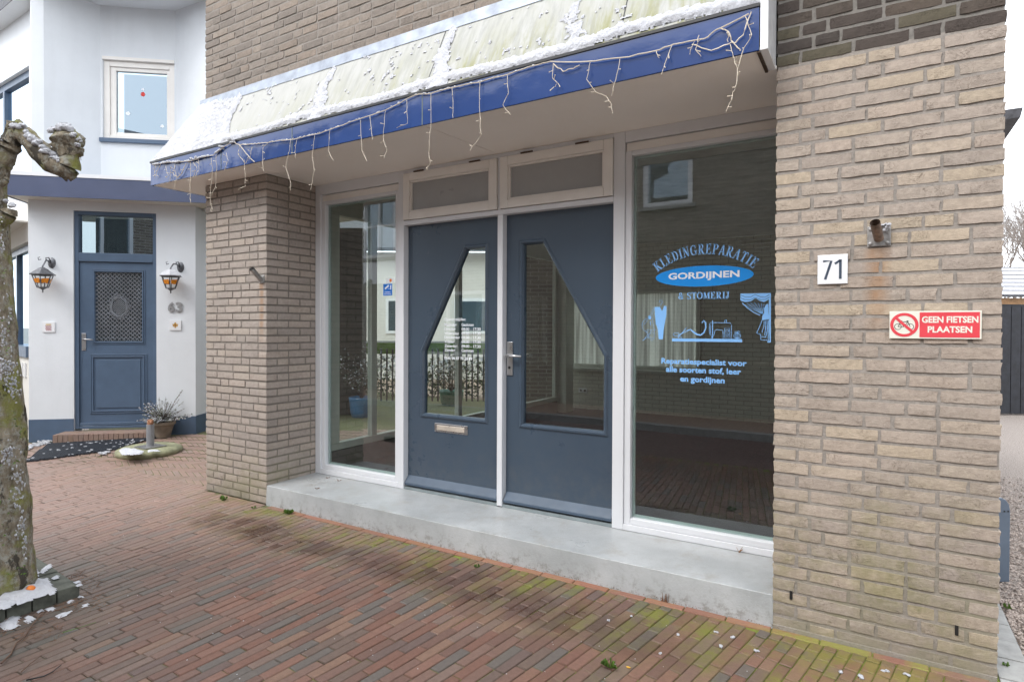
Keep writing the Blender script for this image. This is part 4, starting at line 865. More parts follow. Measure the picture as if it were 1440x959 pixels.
# no bicycles sign
sx0, sx1, sz0, sz1 = 5.134, 5.457, 1.408, 1.527
sgn = empty('no_bicycles_sign', (5.295, -.002, sz0), 'red and cream sign reading GEEN FIETSEN PLAATSEN with a crossed out bicycle', 'sign')
MB().box(sx0, sx1, -.0095, -.0045, sz0, sz1).build('board', 'sign_white', sgn, bevel=.001)
m = MB(); m.box(5.244, sx1-.006, -.0103, -.0096, sz0+.006, sz1-.006); m.build('red_panel', 'sign_red', sgn)
m = textmesh('GEEN FIETSEN', 5.252, 5.446, 1.476, 1.504, bold=.035); put(m, -.0108).build('lettering', 'sign_white', sgn)
m = textmesh('PLAATSEN', 5.273, 5.426, 1.434, 1.462, bold=.035); put(m, -.0108).build('lettering', 'sign_white', sgn)
c0 = (5.1885, 1.4675); rr_ = .046
m = MB(); strip(m, arcp(*c0, rr_, rr_, 0, 352, 44), .012, -.0104, closed=True); m.build('ring', 'sign_red', sgn)
bk = MB()
for dx in (-.023, .022): strip(bk, arcp(c0[0]+dx, c0[1]-.008, .0125, .0125, 0, 345, 22), .0022, -.0101, closed=True)
for a_, b_ in (((-.023, -.008), (-.012, .013)), ((-.012, .013), (.013, .013)), ((.022, -.008), (.012, .017)), ((-.012, .013), (-.002, -.008)), ((-.002, -.008), (.013, .011)), ((-.023, -.008), (-.002, -.008)), ((-.018, .018), (-.007, .018)), ((-.012, .018), (-.0115, .013)), ((.008, .018), (.016, .017))):
    strip(bk, [(c0[0]+a_[0], c0[1]+a_[1]), (c0[0]+b_[0], c0[1]+b_[1])], .0024, -.0101)
bk.build('bicycle_symbol', 'black', sgn)
m = MB(); strip(m, [(c0[0]-.030, c0[1]+.030), (c0[0]+.030, c0[1]-.030)], .011, -.0106); m.build('slash', 'sign_red', sgn)
m = textmesh('geen fietsen', 5.412, 5.444, 1.4185, 1.4215, bold=.02); put(m, -.0108).build('small_print', 'sign_white', sgn) if False else None
# flag holders
def flag_holder(P_, tip, r, lab, s=.085):
    P_ = Vector(P_); t = empty('flag_holder', tuple(P_), lab, 'flag holder', group='flag pole holders on the brick piers')
    MB().box(P_.x-s/2, P_.x+s/2, P_.y-.006, P_.y-.0005, P_.z-s/2, P_.z+s/2).build('wall_plate', 'steel', t, bevel=.002)
    a = P_+Vector((0, -.006, -.012)); d = (Vector(tip)-P_); b = P_+d
    m = MB(); n = 16; m.tube([a, b], r, n, cap=False); m.tube([b, a], r*.82, n, cap=False); m.build('tube', 'rust' if s > .07 else 'steel', t, smooth=True)
    for dx in (-1, 1):
        for dz in (-1, 1):
            q_ = P_+Vector((dx*s*.36, -.0065, dz*s*.36)); MB().lathe((0, 0, 0), [(.008, 0), (.008, .004), (.004, .006)], 6).xf(lambda p: (q_.x+p.x, q_.y-p.z, q_.z+p.y)).build('bolt', 'steel', t)
    return t
flag_holder((5.091, -.0035, 1.862), tuple(onY(1230.5, 313, -.095)), .020, 'rusty flag pole holder with snow above the no bicycles sign', .09)
m = MB()
for i in range(5): m.blob((5.065+.013*i, -.012, 1.908+.003*math.sin(i*2)), .012, .012, .007, flat=True)
for i in range(3): m.blob((5.115+.006*i, -.02-.012*i, 1.885+.01*i), .010, .008, .008)
tag(m.build('snow', 'snow', smooth=True), 'little snow sitting on the rusty flag holder plate', 'snow')
pl = Vector((.788, -.0035, 1.842)); flag_holder(tuple(pl), tuple(onY(354, 378, -.12)), .020, 'galvanised flag pole holder on the corner of the left pier', .066)
# ---------------- window lettering
YG = RC+.012+.034-.0012
def gpos(x, y, Y=YG): p = onY(x, y, Y); return (p.x, p.z)
def seg(m, x1, y1, x2, y2, w_):
    d = Vector((x2-x1, y2-y1)); t = d.normalized(); n_ = Vector((-t.y, t.x))*w_/2; m.append([(x1+n_.x, y1+n_.y), (x1-n_.x, y1-n_.y), (x2-n_.x, y2-n_.y), (x2+n_.x, y2+n_.y)])
def arcs(m, cx, cy, rx, ry, a0, a1, wmin, wmax, n=12):
    P = []
    for i in range(n+1):
        a = R(a0+(a1-a0)*i/n); w_ = wmin+(wmax-wmin)*abs(math.cos(a)); c_, s_ = math.cos(a), math.sin(a); P.append(((cx+(rx-w_/2)*c_, cy+(ry-w_*.35)*s_), (cx+(rx+w_/2)*c_, cy+(ry+w_*.35)*s_)))
    for i in range(n): m.append([P[i][0], P[i][1], P[i+1][1], P[i+1][0]])
TH, TN, SE = .19, .075, .07
def sf_(m, x, y, w_): m.append([(x-w_/2, y), (x+w_/2, y), (x+w_/2, y+SE), (x-w_/2, y+SE)])
def stem(m, x, w_=.42): seg(m, x, 0, x, 1, TH); sf_(m, x, 0, w_); sf_(m, x, 1-SE, w_)
def glyph(c):
    m = []; wd = .75
    if c == 'K': stem(m, .22); seg(m, .27, .42, .72, .97, TN*1.1); seg(m, .38, .58, .74, .04, TH); sf_(m, .72, .93, .34); sf_(m, .76, 0, .36); wd = .92
    if c == 'L': stem(m, .22); seg(m, .22, SE*.6, .66, SE*.6, TN*1.2); seg(m, .66, 0, .68, .28, TN); wd = .74
    if c in 'EF': stem(m, .22, .40); seg(m, .22, .96, .64, .96, TN*1.1); seg(m, .22, .52, .50, .52, TN); seg(m, .50, .40, .50, .64, TN); seg(m, .64, .74, .66, 1, TN); seg(m, .22, .04, .68, .04, TN*1.1); seg(m, .68, 0, .71, .28, TN); wd = .78
    if c == 'D': stem(m, .22, .40); arcs(m, .34, .5, .40, .46, -90, 90, TN, TH); seg(m, .2, .04, .36, .04, TN); seg(m, .2, .96, .36, .96, TN); wd = .86
    if c == 'I': stem(m, .22, .42); wd = .46
    if c == 'J': seg(m, .32, .22, .32, 1, TH); sf_(m, .32, 1-SE, .42); arcs(m, .18, .22, .14, .22, -180, 0, TN, TN*1.4); m.append([(0, .2), (.16, .2), (.16, .36), (0, .36)]); wd = .56
    if c == 'N': seg(m, .16, 0, .16, 1, TN); seg(m, .70, 0, .70, 1, TN); seg(m, .18, .95, .68, .03, TH); sf_(m, .16, 0, .3); sf_(m, .70, 1-SE, .3); sf_(m, .12, 1-SE, .22); wd = .88
    if c == 'G': arcs(m, .45, .5, .36, .46, 48, 312, TN, TH); seg(m, .70, .06, .70, .40, TH*.9); sf_(m, .68, .38, .36); seg(m, .70, .66, .70, .98, TN); wd = .9
    if c in 'RP':
        stem(m, .22, .42); arcs(m, .38, .74, .26, .24, -90, 90, TN, TH*.95); seg(m, .22, .965, .4, .965, TN); seg(m, .22, .51, .4, .51, TN); wd = .76
        if c == 'R': seg(m, .40, .50, .70, .04, TH); sf_(m, .74, 0, .28); wd = .88
    if c == 'A': seg(m, .12, .03, .40, .98, TN); seg(m, .68, .03, .42, .98, TH); seg(m, .22, .34, .58, .34, TN); sf_(m, .12, 0, .26); sf_(m, .69, 0, .34); wd = .84
    if c == 'T': seg(m, .38, 0, .38, 1, TH); sf_(m, .38, 0, .40); seg(m, .05, .96, .71, .96, TN*1.1); seg(m, .05, .72, .05, 1, TN); seg(m, .71, .72, .71, 1, TN); wd = .78
    if c == 'S': arcs(m, .34, .73, .23, .23, 20, 250, TN, TH*.8); arcs(m, .34, .27, .25, .24, -160, 70, TN, TH*.85); seg(m, .2, .62, .5, .40, TH*.9); seg(m, .56, .7, .56, .98, TN); seg(m, .08, .02, .08, .3, TN); wd = .66
    if c == 'O': arcs(m, .44, .5, .36, .47, 0, 360, TN, TH, 20); wd = .88
    if c == 'M': seg(m, .16, 0, .16, 1, TN); seg(m, .86, 0, .86, 1, TH); seg(m, .20, .97, .50, .12, TH); seg(m, .82, .97, .50, .12, TN); sf_(m, .16, 0, .28); sf_(m, .86, 0, .36); sf_(m, .14, 1-SE, .26); sf_(m, .88, 1-SE, .28); wd = 1.04
    if c == '&': arcs(m, .34, .76, .17, .2, 0, 360, TN, TH*.7, 14); arcs(m, .32, .27, .24, .26, 60, 360, TN, TH*.9); seg(m, .28, .60, .72, .05, TH*.9); seg(m, .56, .30, .70, .55, TN); sf_(m, .72, .5, .24); wd = .86
    if c == ' ': wd = .35
    return m, wd
def serif_text(m, txt, place, Y):
    """place(u) -> (x, z, angle, height) for pen position u in 0..1"""
    G = [glyph(c) for c in txt]; tot = sum(g_[1]+.06 for g_ in G)-.06; x = 0
    for polys, wd in G:
        xc, zc, an, h_, ws = place((x+wd/2)/tot); ca, sa = math.cos(an), math.sin(an)
        for pl_ in polys: m.add([(xc+((p[0]-wd/2)*ws*ca-p[1]*h_*sa), Y, zc+((p[0]-wd/2)*ws*sa+p[1]*h_*ca)) for p in pl_], [tuple(range(len(pl_)))])
        x += wd+.06
let = empty('window_lettering', (4.2, YG, 1.1), 'light blue vinyl lettering and tailoring pictures on the large right window', 'window lettering')
# arc of letters above the ellipse
aL, aT, aR = gpos(925, 383), gpos(992, 357.5), gpos(1059, 378)
def circ(p, q_, r_):
    ax, ay, bx_, by, cx, cy = *p, *q_, *r_; d = 2*(ax*(by-cy)+bx_*(cy-ay)+cx*(ay-by))
    ux = ((ax*ax+ay*ay)*(by-cy)+(bx_*bx_+by*by)*(cy-ay)+(cx*cx+cy*cy)*(ay-by))/d; uy = ((ax*ax+ay*ay)*(cx-bx_)+(bx_*bx_+by*by)*(ax-cx)+(cx*cx+cy*cy)*(bx_-ax))/d; return ux, uy
ux, uy = circ(aL, aT, aR); rr = math.hypot(aL[0]-ux, aL[1]-uy); t0 = math.atan2(aL[1]-uy, aL[0]-ux); t1 = math.atan2(aR[1]-uy, aR[0]-ux)
m = MB(); arcl = abs(t1-t0)*rr; tw = sum(glyph(c)[1]+.06 for c in 'KLEDINGREPARATIE')
def parc(u): t = t0+(t1-t0)*u; return ux+rr*math.cos(t), uy+rr*math.sin(t), t-math.pi/2, .062, arcl/tw
serif_text(m, 'KLEDINGREPARATIE', parc, YG); m.build('lettering', 'letter_blue', let)
ec = ((gpos(922, 391)[0]+gpos(1060, 384)[0])/2, (gpos(993, 373.5)[1]+gpos(985, 403)[1])/2); erx = (gpos(1060, 384)[0]-gpos(922, 391)[0])/2; ery = (gpos(993, 373.5)[1]-gpos(985, 403)[1])/2
m = MB(); poly(m, arcp(ec[0], ec[1], erx, ery, 0, 352, 44), YG+.0003); m.build('ellipse', 'logo_blue', let)
a, b = gpos(940, 388), gpos(1040, 387); m = textmesh('GORDIJNEN', a[0], b[0], ec[1]-.026, ec[1]+.026, bold=.03); put(m, YG-.0005).build('lettering', 'vinyl_white', let)
a, b = gpos(954, 421), gpos(1026, 420); m = MB(); tw2 = sum(glyph(c)[1]+.06 for c in '& STOMERIJ')
serif_text(m, '& STOMERIJ', lambda u: (a[0]+(b[0]-a[0])*u, a[1]+(b[1]-a[1])*u, 0, .042, (b[0]-a[0])/tw2), YG); m.build('lettering', 'letter_blue', let)
for txt, xa, xb, yb_, yt_ in (('Reparatiespecialist voor', 930, 1050, 515.5, 505), ('alle soorten stof, leer', 936.5, 1042, 526.5, 516.5), ('en gordijnen', 956.5, 1019, 540.5, 529.5)):
    p, q2 = gpos(xa, yb_), gpos(xb, yb_); zt2 = gpos((xa+xb)/2, yt_)[1]; zb2 = gpos((xa+xb)/2, yb_)[1]
    m = textmesh(txt, p[0], q2[0], zb2, zt2, bold=.03); put(m, YG).build('lettering', 'letter_blue', let)
def G(*pts): return [gpos(x, y) for x, y in pts]
def Z2(x, y): return (900+x/11.99, 410+y/11.99)      # traced from the enlarged drawings
def Z3(x, y): return (990+x/10.66, 400+y/10.66)
def T2(*p): return [gpos(*Z2(*q_)) for q_ in p]
def T3(*p): return [gpos(*Z3(*q_)) for q_ in p]
# the garment on its hanger and the machine beside it
m = MB(); poly(m, T2((250, 262), (335, 258), (372, 330), (410, 240), (447, 250), (445, 400), (420, 520), (400, 640), (385, 805), (315, 805), (300, 640), (262, 500), (252, 400)), YG); poly(m, T2((262, 500), (245, 262), (255, 262), (285, 560), (268, 565)), YG-.0002)
strip(m, T2((320, 190), (330, 155), (365, 148), (380, 175), (362, 205), (345, 235)), .0022, YG); m.build('garment_picture', 'letter_blue', let)
m = MB(); strip(m, T2(*[(130+95*math.cos(t*.35)*.95-5, 570+110*math.sin(t*.35)) for t in range(4, 14)]), .0020, YG)
for p in (((235, 265), (170, 400), (100, 520), (60, 560)), ((240, 300), (200, 400), (215, 520), (240, 640)), ((60, 820), (130, 720), (230, 700), (170, 640), (110, 650)), ((95, 660), (150, 760), (240, 800)), ((110, 800), (200, 640), (270, 650)), ((240, 640), (240, 770), (210, 830), (120, 760))): strip(m, T2(*p), .0017, YG)
poly(m, T2((135, 420), (165, 400), (190, 430), (185, 465), (150, 470)), YG); strip(m, T2((170, 500), (180, 570)), .004, YG); strip(m, T2((40, 825), (85, 800), (100, 770)), .003, YG); m.build('spinning_wheel_picture', 'letter_blue', let)
m = MB(); poly(m, [gpos(*Z2(540, 790)), gpos(*Z2(540, 840)), gpos(*Z3(570, 865)), gpos(*Z3(570, 818))], YG); m.build('table_picture', 'letter_blue', let)
m = MB(); strip(m, T2((790, 600), (730, 680), (640, 770)), [.002, .0042, .003], YG-.0002); strip(m, T2((830, 655), (720, 700), (640, 735)), [.002, .004, .003], YG-.0003)
strip(m, T2(*[(610+50*math.cos(t), 722+28*math.sin(t)) for t in [k*.6283 for k in range(10)]]), .0026, YG-.0002, True); strip(m, T2(*[(672+32*math.cos(t), 792+38*math.sin(t)) for t in [k*.6283 for k in range(10)]]), .0026, YG-.0004, True); m.build('scissors_picture', 'letter_blue', let)
m = MB(); strip(m, T2((770, 660), (850, 640), (900, 680), (960, 725), (1020, 735), (1080, 690), (1110, 610), (1105, 530), (1075, 485), (1045, 530)), [.002, .006, .010, .010, .009, .008, .007, .009, .006, .006], YG-.0001); m.build('ribbon_picture', 'letter_blue', let)
m = MB()
strip(m, T3((405, 815), (412, 610), (395, 578), (100, 572), (80, 600), (80, 730), (100, 755), (155, 755)), .0026, YG); strip(m, T3((155, 755), (160, 700), (180, 680), (270, 680), (285, 700), (288, 815)), .0026, YG-.0001)
strip(m, T3((128, 540), (130, 800)), .0048, YG-.0002); strip(m, T3((100, 605), (98, 735)), .003, YG-.0001); strip(m, T3((110, 800), (125, 760), (125, 810)), .005, YG-.0003); strip(m, T3((312, 572), (312, 532), (335, 532), (335, 572)), .003, YG-.0001)
strip(m, T3((310, 652), (378, 652), (378, 798), (310, 798)), .0026, YG-.0001, True); strip(m, T3(*[(345+20*math.cos(k*.785), 695+20*math.sin(k*.785)) for k in range(8)]), .002, YG-.0001, True); strip(m, T3(*[(345+20*math.cos(k*.785), 757+20*math.sin(k*.785)) for k in range(8)]), .002, YG-.0001, True); m.build('sewing_machine_picture', 'letter_blue', let)
m = MB()
for f_ in (1.0, .55, .15): strip(m, T3(*[(498+52*f_*math.cos(k*.5236), 768+44*math.sin(k*.5236)) for k in range(12)]), .0022, YG-.0001*f_, True)
strip(m, T3((450, 715), (480, 705), (500, 730), (520, 700), (548, 715)), .0028, YG-.0002); strip(m, T3((498, 735), (508, 695)), .003, YG-.0003); m.build('pincushion_picture', 'letter_blue', let)
m = MB(); poly(m, T3((545, 138), (1002, 130), (1002, 180), (985, 215), (900, 265), (840, 250), (770, 205), (700, 255), (610, 265), (545, 240)), YG)
poly(m, T3((968, 180), (1002, 180), (1002, 870), (950, 870), (950, 850), (985, 845), (975, 700), (975, 300)), YG-.0001); poly(m, T3((930, 300), (965, 290), (970, 440), (985, 520), (865, 540), (880, 450), (905, 430), (900, 360)), YG-.0002)
for x0_, y0_ in ((580, 290), (640, 280), (700, 275), (755, 270), (810, 275), (860, 280), (900, 290)): strip(m, T3((x0_, y0_), (880, 450)), .0024, YG-.0003)
strip(m, T3((575, 280), (650, 350), (740, 415), (840, 462)), .0046, YG-.0004)
for p in (((870, 540), (830, 640), (790, 730)), ((900, 545), (900, 620), (870, 720)), ((920, 545), (925, 650), (910, 760)), ((945, 540), (950, 690), (920, 800)), ((790, 730), (850, 750), (850, 830), (950, 835)), ((860, 780), (920, 790)), ((965, 540), (962, 850))): strip(m, T3(*p), .0034, YG-.0003)
m.build('curtain_picture', 'letter_blue', let)
cv = MB()
for k in range(2):
    strip(cv, T3((550, 160+k*45), (620, 190+k*40), (700, 190+k*40), (765, 150+k*45), (850, 190+k*40), (920, 190+k*35), (985, 150+k*40)), .0022, YG-.0006)
cv.build('curtain_folds_picture', 'slate_print', let)
# opening hours on the left door
YD = Y0+.055+.026-.001; oh = empty('opening_hours', (2.38, YD, 1.2), 'white opening hours lettering on the left blue door glass', 'window lettering')
rows = [('Openingstijden:', None, 449.5), ('Maandag', 'Gesloten', 457), ('Dinsdag', '08:00 - 17:30', 463), ('Woensdag', '09:00 - 17:30', 469), ('Donderdag', '09:00 - 17:30', 474.5), ('Vrijdag', '09:00 - 17:30', 480.5), ('Zaterdag', '09:00 - 17:30', 486.5), ('Zondag', 'Gesloten', 492.3), ('Mob: 06 87 73 28 89', None, 503.5)]
wl_ = {'Openingstijden:': 655, 'Maandag': 642, 'Dinsdag': 640.5, 'Woensdag': 645.5, 'Donderdag': 646.5, 'Vrijdag': 639, 'Zaterdag': 643, 'Zondag': 640, 'Mob: 06 87 73 28 89': 664}
for a_, b_, yy in rows:
    z = gpos(625, yy+1.8, YD)[1]; desc = 0 if not any(c in a_ for c in 'gjp') else .006
    m = textmesh(a_, gpos(625, yy, YD)[0], gpos(wl_[a_], yy, YD)[0], z-desc, z+.023, bold=.02); put(m, YD).build('lettering', 'vinyl_white', oh)
    if b_: m = textmesh(b_, gpos(649, yy, YD)[0], gpos(676 if '-' in b_ else 666, yy, YD)[0], z, z+.023, bold=.02); put(m, YD).build('lettering', 'vinyl_white', oh)
# stickers on the narrow window
cs_ = empty('camera_sticker', (1.665, YG, 1.72), 'blue camera surveillance sticker on the narrow left window', 'sticker')
p, q2 = gpos(539, 399.5), gpos(551.5, 415.5); m = MB(); poly(m, [(p[0], q2[1]), (q2[0], q2[1]), (q2[0], p[1]), (p[0], p[1])], YG); m.build('sticker', 'sticker_blue', cs_)
m = MB(); w_ = q2[0]-p[0]; h_ = p[1]-q2[1]; strip(m, [(p[0]+w_*.2, p[1]-h_*.42), (p[0]+w_*.62, p[1]-h_*.14)], h_*.15, YG-.0005); strip(m, [(p[0]+w_*.55, p[1]-h_*.42), (p[0]+w_*.72, p[1]-h_*.42)], h_*.04, YG-.0005); strip(m, [(p[0]+w_*.84, p[1]-h_*.12), (p[0]+w_*.84, p[1]-h_*.5)], h_*.1, YG-.0005); m.build('camera_symbol', 'vinyl_white', cs_)
m = textmesh('Camera', p[0]+w_*.16, p[0]+w_*.82, q2[1]+h_*.25, q2[1]+h_*.36, bold=.03); put(m, YG-.0005).build('lettering', 'vinyl_white', cs_)
m = textmesh('bewaking', p[0]+w_*.12, p[0]+w_*.88, q2[1]+h_*.08, q2[1]+h_*.18, bold=.03); put(m, YG-.0005).build('lettering', 'vinyl_white', cs_)
os_ = empty('small_sticker', (1.69, YG, 1.84), 'small white sticker with orange emblem above the blue sticker', 'sticker')
p, q2 = gpos(543, 391.5), gpos(554, 397.5); m = MB(); poly(m, [(p[0], q2[1]), (q2[0], q2[1]), (q2[0], p[1]), (p[0], p[1])], YG); m.build('sticker', 'vinyl_white', os_)
m = MB(); poly(m, arcp((p[0]+q2[0])/2+.006, (p[1]+q2[1])/2, .014, .014, 0, 330, 11), YG-.0004); m.build('emblem', 'orange', os_)
# ---------------- number 63, plaques and lanterns on the white house
def rot63(m, s_, z_, o=.0):   # (x,0,z) flat drawing onto the wall plane of number 63
    return m.xf(lambda p: Hp(s_+p.x, z_+p.z, o-p.y))
s3, z3 = S(236.5, 439); s4, _ = S(257, 439); z4 = S(246, 425)[1]; hn = empty('house_number', tuple(Hp((s3+s4)/2, z3, 0)), 'grey metal house number 63 under the right lantern', 'house number')
for ch, a_, b_ in (('6', s3, s3+(s4-s3)*.46), ('3', s3+(s4-s3)*.54, s4)):
    m = textmesh(ch, a_, b_, z3, z4, bold=.04); n_ = len(m.v); fs = list(m.f)
    m2 = MB(); m2.add([Hp(v.x, v.z, .016) for v in m.v], fs); m2.add([Hp(v.x, v.z, .004) for v in m.v], fs)
    o = m2.build('digit', 'lamp_metal' if False else simple('satin grey digit metal', (.40, .405, .415), .4, .4, bump=.1), hn)
def plaque(px, py, lab, pat):
    s_, z_ = S(px, py); t = empty('wall_plaque', tuple(Hp(s_, z_-.065, 0)), lab, 'wall plaque', group='small tile plaques beside the panelled door')
    m = MB(); hbox(m, s_-.07, s_+.07, z_-.065, z_+.065, .001, .013); m.build('tile', 'enamel', t, bevel=.002)
    pat(t, s_, z_)
def checks(t, s_, z_):
    m = MB()
    for i in range(6):
        for j in range(6):
            if (i+j) % 2: m.add([Hp(s_-.033+i*.011, z_-.045+j*.011, .0138), Hp(s_-.022+i*.011, z_-.045+j*.011, .0138), Hp(s_-.022+i*.011, z_-.034+j*.011, .0138), Hp(s_-.033+i*.011, z_-.034+j*.011, .0138)], [(0, 1, 2, 3)])
    m.build('checked_emblem', simple('dark red print', (.30, .03, .05), .5, bump=0), t)
    m = MB(); hbox(m, s_-.030, s_+.030, z_+.026, z_+.038, .0132, .0138); m.build('gold_crown', simple('gold print', (.60, .42, .12), .5, bump=0), t)
def eagle(t, s_, z_):
    m = MB(); P = [(0, -.036), (.012, -.030), (.008, -.012), (.028, -.02), (.034, .02), (.018, .014), (.008, .034), (0, .038), (-.008, .034), (-.018, .014), (-.034, .02), (-.028, -.02), (-.008, -.012), (-.012, -.030)]
    m.add([Hp(s_+a_, z_+b_, .0138) for a_, b_ in P], [tuple(range(len(P)))]); m.build('gold_emblem', simple('ochre print', (.62, .36, .08), .5, bump=0), t)
    m = MB(); m.add([Hp(s_+a_, z_+b_, .0142) for a_, b_ in ((-.009, -.008), (.009, -.008), (.009, .008), (-.009, .008))], [(0, 1, 2, 3)]); m.build('centre', simple('brown print', (.2, .06, .03), .5, bump=0), t)
plaque(69, 460, 'small white tile with red checked emblem left of the panelled door', checks); plaque(247, 457.5, 'small white tile with golden emblem under the number 63', eagle)
def lantern(px, py, lab, snowy):
    """px,py = centre of the cage roof rim"""
    o_ = .17; s_, z_ = S(px, py, o_); sp_, zp = S(px+(13 if not snowy else 14), py-(8 if not snowy else 4)-9)
    t = empty('wall_lantern', tuple(Hp(sp_, zp, 0)), lab, 'wall lantern', group='wall lanterns either side of the panelled door')
    m = MB(); m.lathe((0, 0, 0), [(.055, 0), (.05, .012), (.034, .022), (.02, .03)], 12, sx=.8, sy=1.25).xf(lambda p: Hp(sp_+p.x, zp+p.y, .001+p.z)); m.build('wall_rosette', 'lamp_metal', t, smooth=False)
    m = MB(); m.tube([Hp(sp_, zp, .03), Hp(sp_-.02, zp+.03, .08), Hp(s_+.02, zp+.03, .13), Hp(s_, z_+.11, o_), Hp(s_, z_+.07, o_)], .009, 8); m.tube([Hp(sp_, zp+.02, .03), Hp(sp_-.005, zp+.06, .06), Hp(sp_-.03, zp+.055, .075), Hp(sp_-.03, zp+.03, .07)], .008, 8)
    m.tube([Hp(s_-.03, zp+.03, .14), Hp(s_-.055, zp+.02, .15), Hp(s_-.06, zp+.05, .15), Hp(s_-.04, zp+.055, .15)], .006, 6); m.build('scroll_arm', 'lamp_metal', t, smooth=True)
    C_ = Hp(s_, z_, o_); n6 = 6
    def ring(r, z): return [C_+TW*math.cos(2*math.pi*k/n6+.3)*r+NW*math.sin(2*math.pi*k/n6+.3)*r+Vector((0, 0, z)) for k in range(n6)]
    m = MB(); rs = [ring(.135, 0), ring(.138, .008), ring(.075, .055), ring(.055, .075), ring(.02, .095)]
    for i in range(4): m.add(rs[i]+rs[i+1], [(k, (k+1) % 6, 6+(k+1) % 6, 6+k) for k in range(6)])
    m.add(rs[0], [tuple(range(6))]); m.add(rs[4], [tuple(range(6))]); m.build('lamp_roof', 'lamp_metal', t)
    top, bot = ring(.108, -.002), ring(.058, -.15)
    for k in range(6):
        a_, b_, c_, d_ = top[k], top[(k+1) % 6], bot[(k+1) % 6], bot[k]; MB().add([a_, b_, c_, d_], [(0, 1, 2, 3)]).build('lamp_pane', 'lamp_glass_t', t)
    m = MB()
    for k in range(6): m.tube([top[k], bot[k]], .006, 5)
    m.tube(bot+[bot[0]], .007, 5); m.tube(top+[top[0]], .005, 5); m.build('cage_bars', 'lamp_metal', t)
    m = MB(); f_ = (top[4]+top[5]+bot[4]+bot[5])/4; 
    for k in range(6):
        a_ = top[k].lerp(bot[k], .2); b_ = top[(k+1) % 6].lerp(bot[(k+1) % 6], .28); c_ = top[(k+1) % 6].lerp(bot[(k+1) % 6], .68); d_ = top[k].lerp(bot[k], .68); cc = (a_+b_+c_+d_)/4; out_ = (cc-C_); out_.z = 0; out_ = out_.normalized()*.009
        m.add([cc+(p-cc)*.8+out_ for p in (a_, b_, c_, d_)], [(0, 1, 2, 3)])
    m.build('amber_glass', 'amber', t)
    m = MB(); m.lathe(C_+Vector((0, 0, -.215)), [(.004, 0), (.01, .012), (.006, .022), (.009, .035), (.03, .05), (.058, .066)], 10); m.build('finial', 'lamp_metal', t, smooth=True)
    if snowy:
        m = MB(); rs = [ring(.137, .0085), ring(.13, .022), ring(.078, .068), ring(.03, .092)]
        for i in range(3): m.add(rs[i]+rs[i+1], [(k, (k+1) % 6, 6+(k+1) % 6, 6+k) for k in range(6)])
        m.add(rs[3], [tuple(range(6))]); tag(m.build('snow', 'snow'), 'snow cap on the roof of the right wall lantern', 'snow')
M['lamp_glass_t'] = glass('lantern glass', (.95, .95, .94), .8, .01)
lantern(60, 387, 'dark wall lantern with amber glass left of the panelled door', False); lantern(240, 389, 'snow capped wall lantern with amber glass above the number 63', True)
# ---------------- icicle light string on the fascia
YS = YF-.024
lg = empty('icicle_lights', (2.1, YS, 2.7), 'cream icicle light string hanging along the cobalt blue fascia', 'string lights')
rs_ = random.Random(5)
def path(pts, Y=YS, jit=.004, sub=4):
    P = [Vector(onY(x, y, Y)) for x, y in pts]; out = []
    for i in range(len(P)-1):
        for k in range(sub):
            t = k/sub; q_ = P[i].lerp(P[i+1], t)
            if k: q_ += Vector((rs_.uniform(-1, 1), rs_.uniform(-1, .2), rs_.uniform(-1, 1)))*jit
            out.append(q_)
    return out+[P[-1]]
main = [(215, 232), (250, 228), (270, 226.5), (282, 221.8), (299.7, 218.8), (312.6, 209), (327.4, 199), (337, 204), (359, 203), (377, 201), (397, 198), (418.5, 195), (444, 189), (460, 184), (504.7, 168), (540.7, 156), (583.9, 134), (605.5, 132), (636.6, 123.5), (675, 116), (713.4, 105.5), (754, 92), (773, 87), (826.7, 87), (873, 81.7), (923, 71.7), (946.7, 63), (990, 55), (1013, 40), (1053, 20)]
MB().tube(path(main), .0032, 5).build('main_cable', 'wire', lg); 
loops = [[(1056.7, 17), (1045, 50), (1035, 60), (1023, 63), (1000, 71.7), (973, 63)], [(1013, 40), (1024, 45), (1028, 57), (1036, 66), (1041, 72)], [(337, 204), (346, 216), (358, 228)], [(778, 90), (792, 101), (806, 97), (815, 92)], [(262, 230), (256, 244), (250, 250), (246, 246)]]
for l in loops: MB().tube(path(l), .0028, 5).build('loop_cable', 'wire', lg)
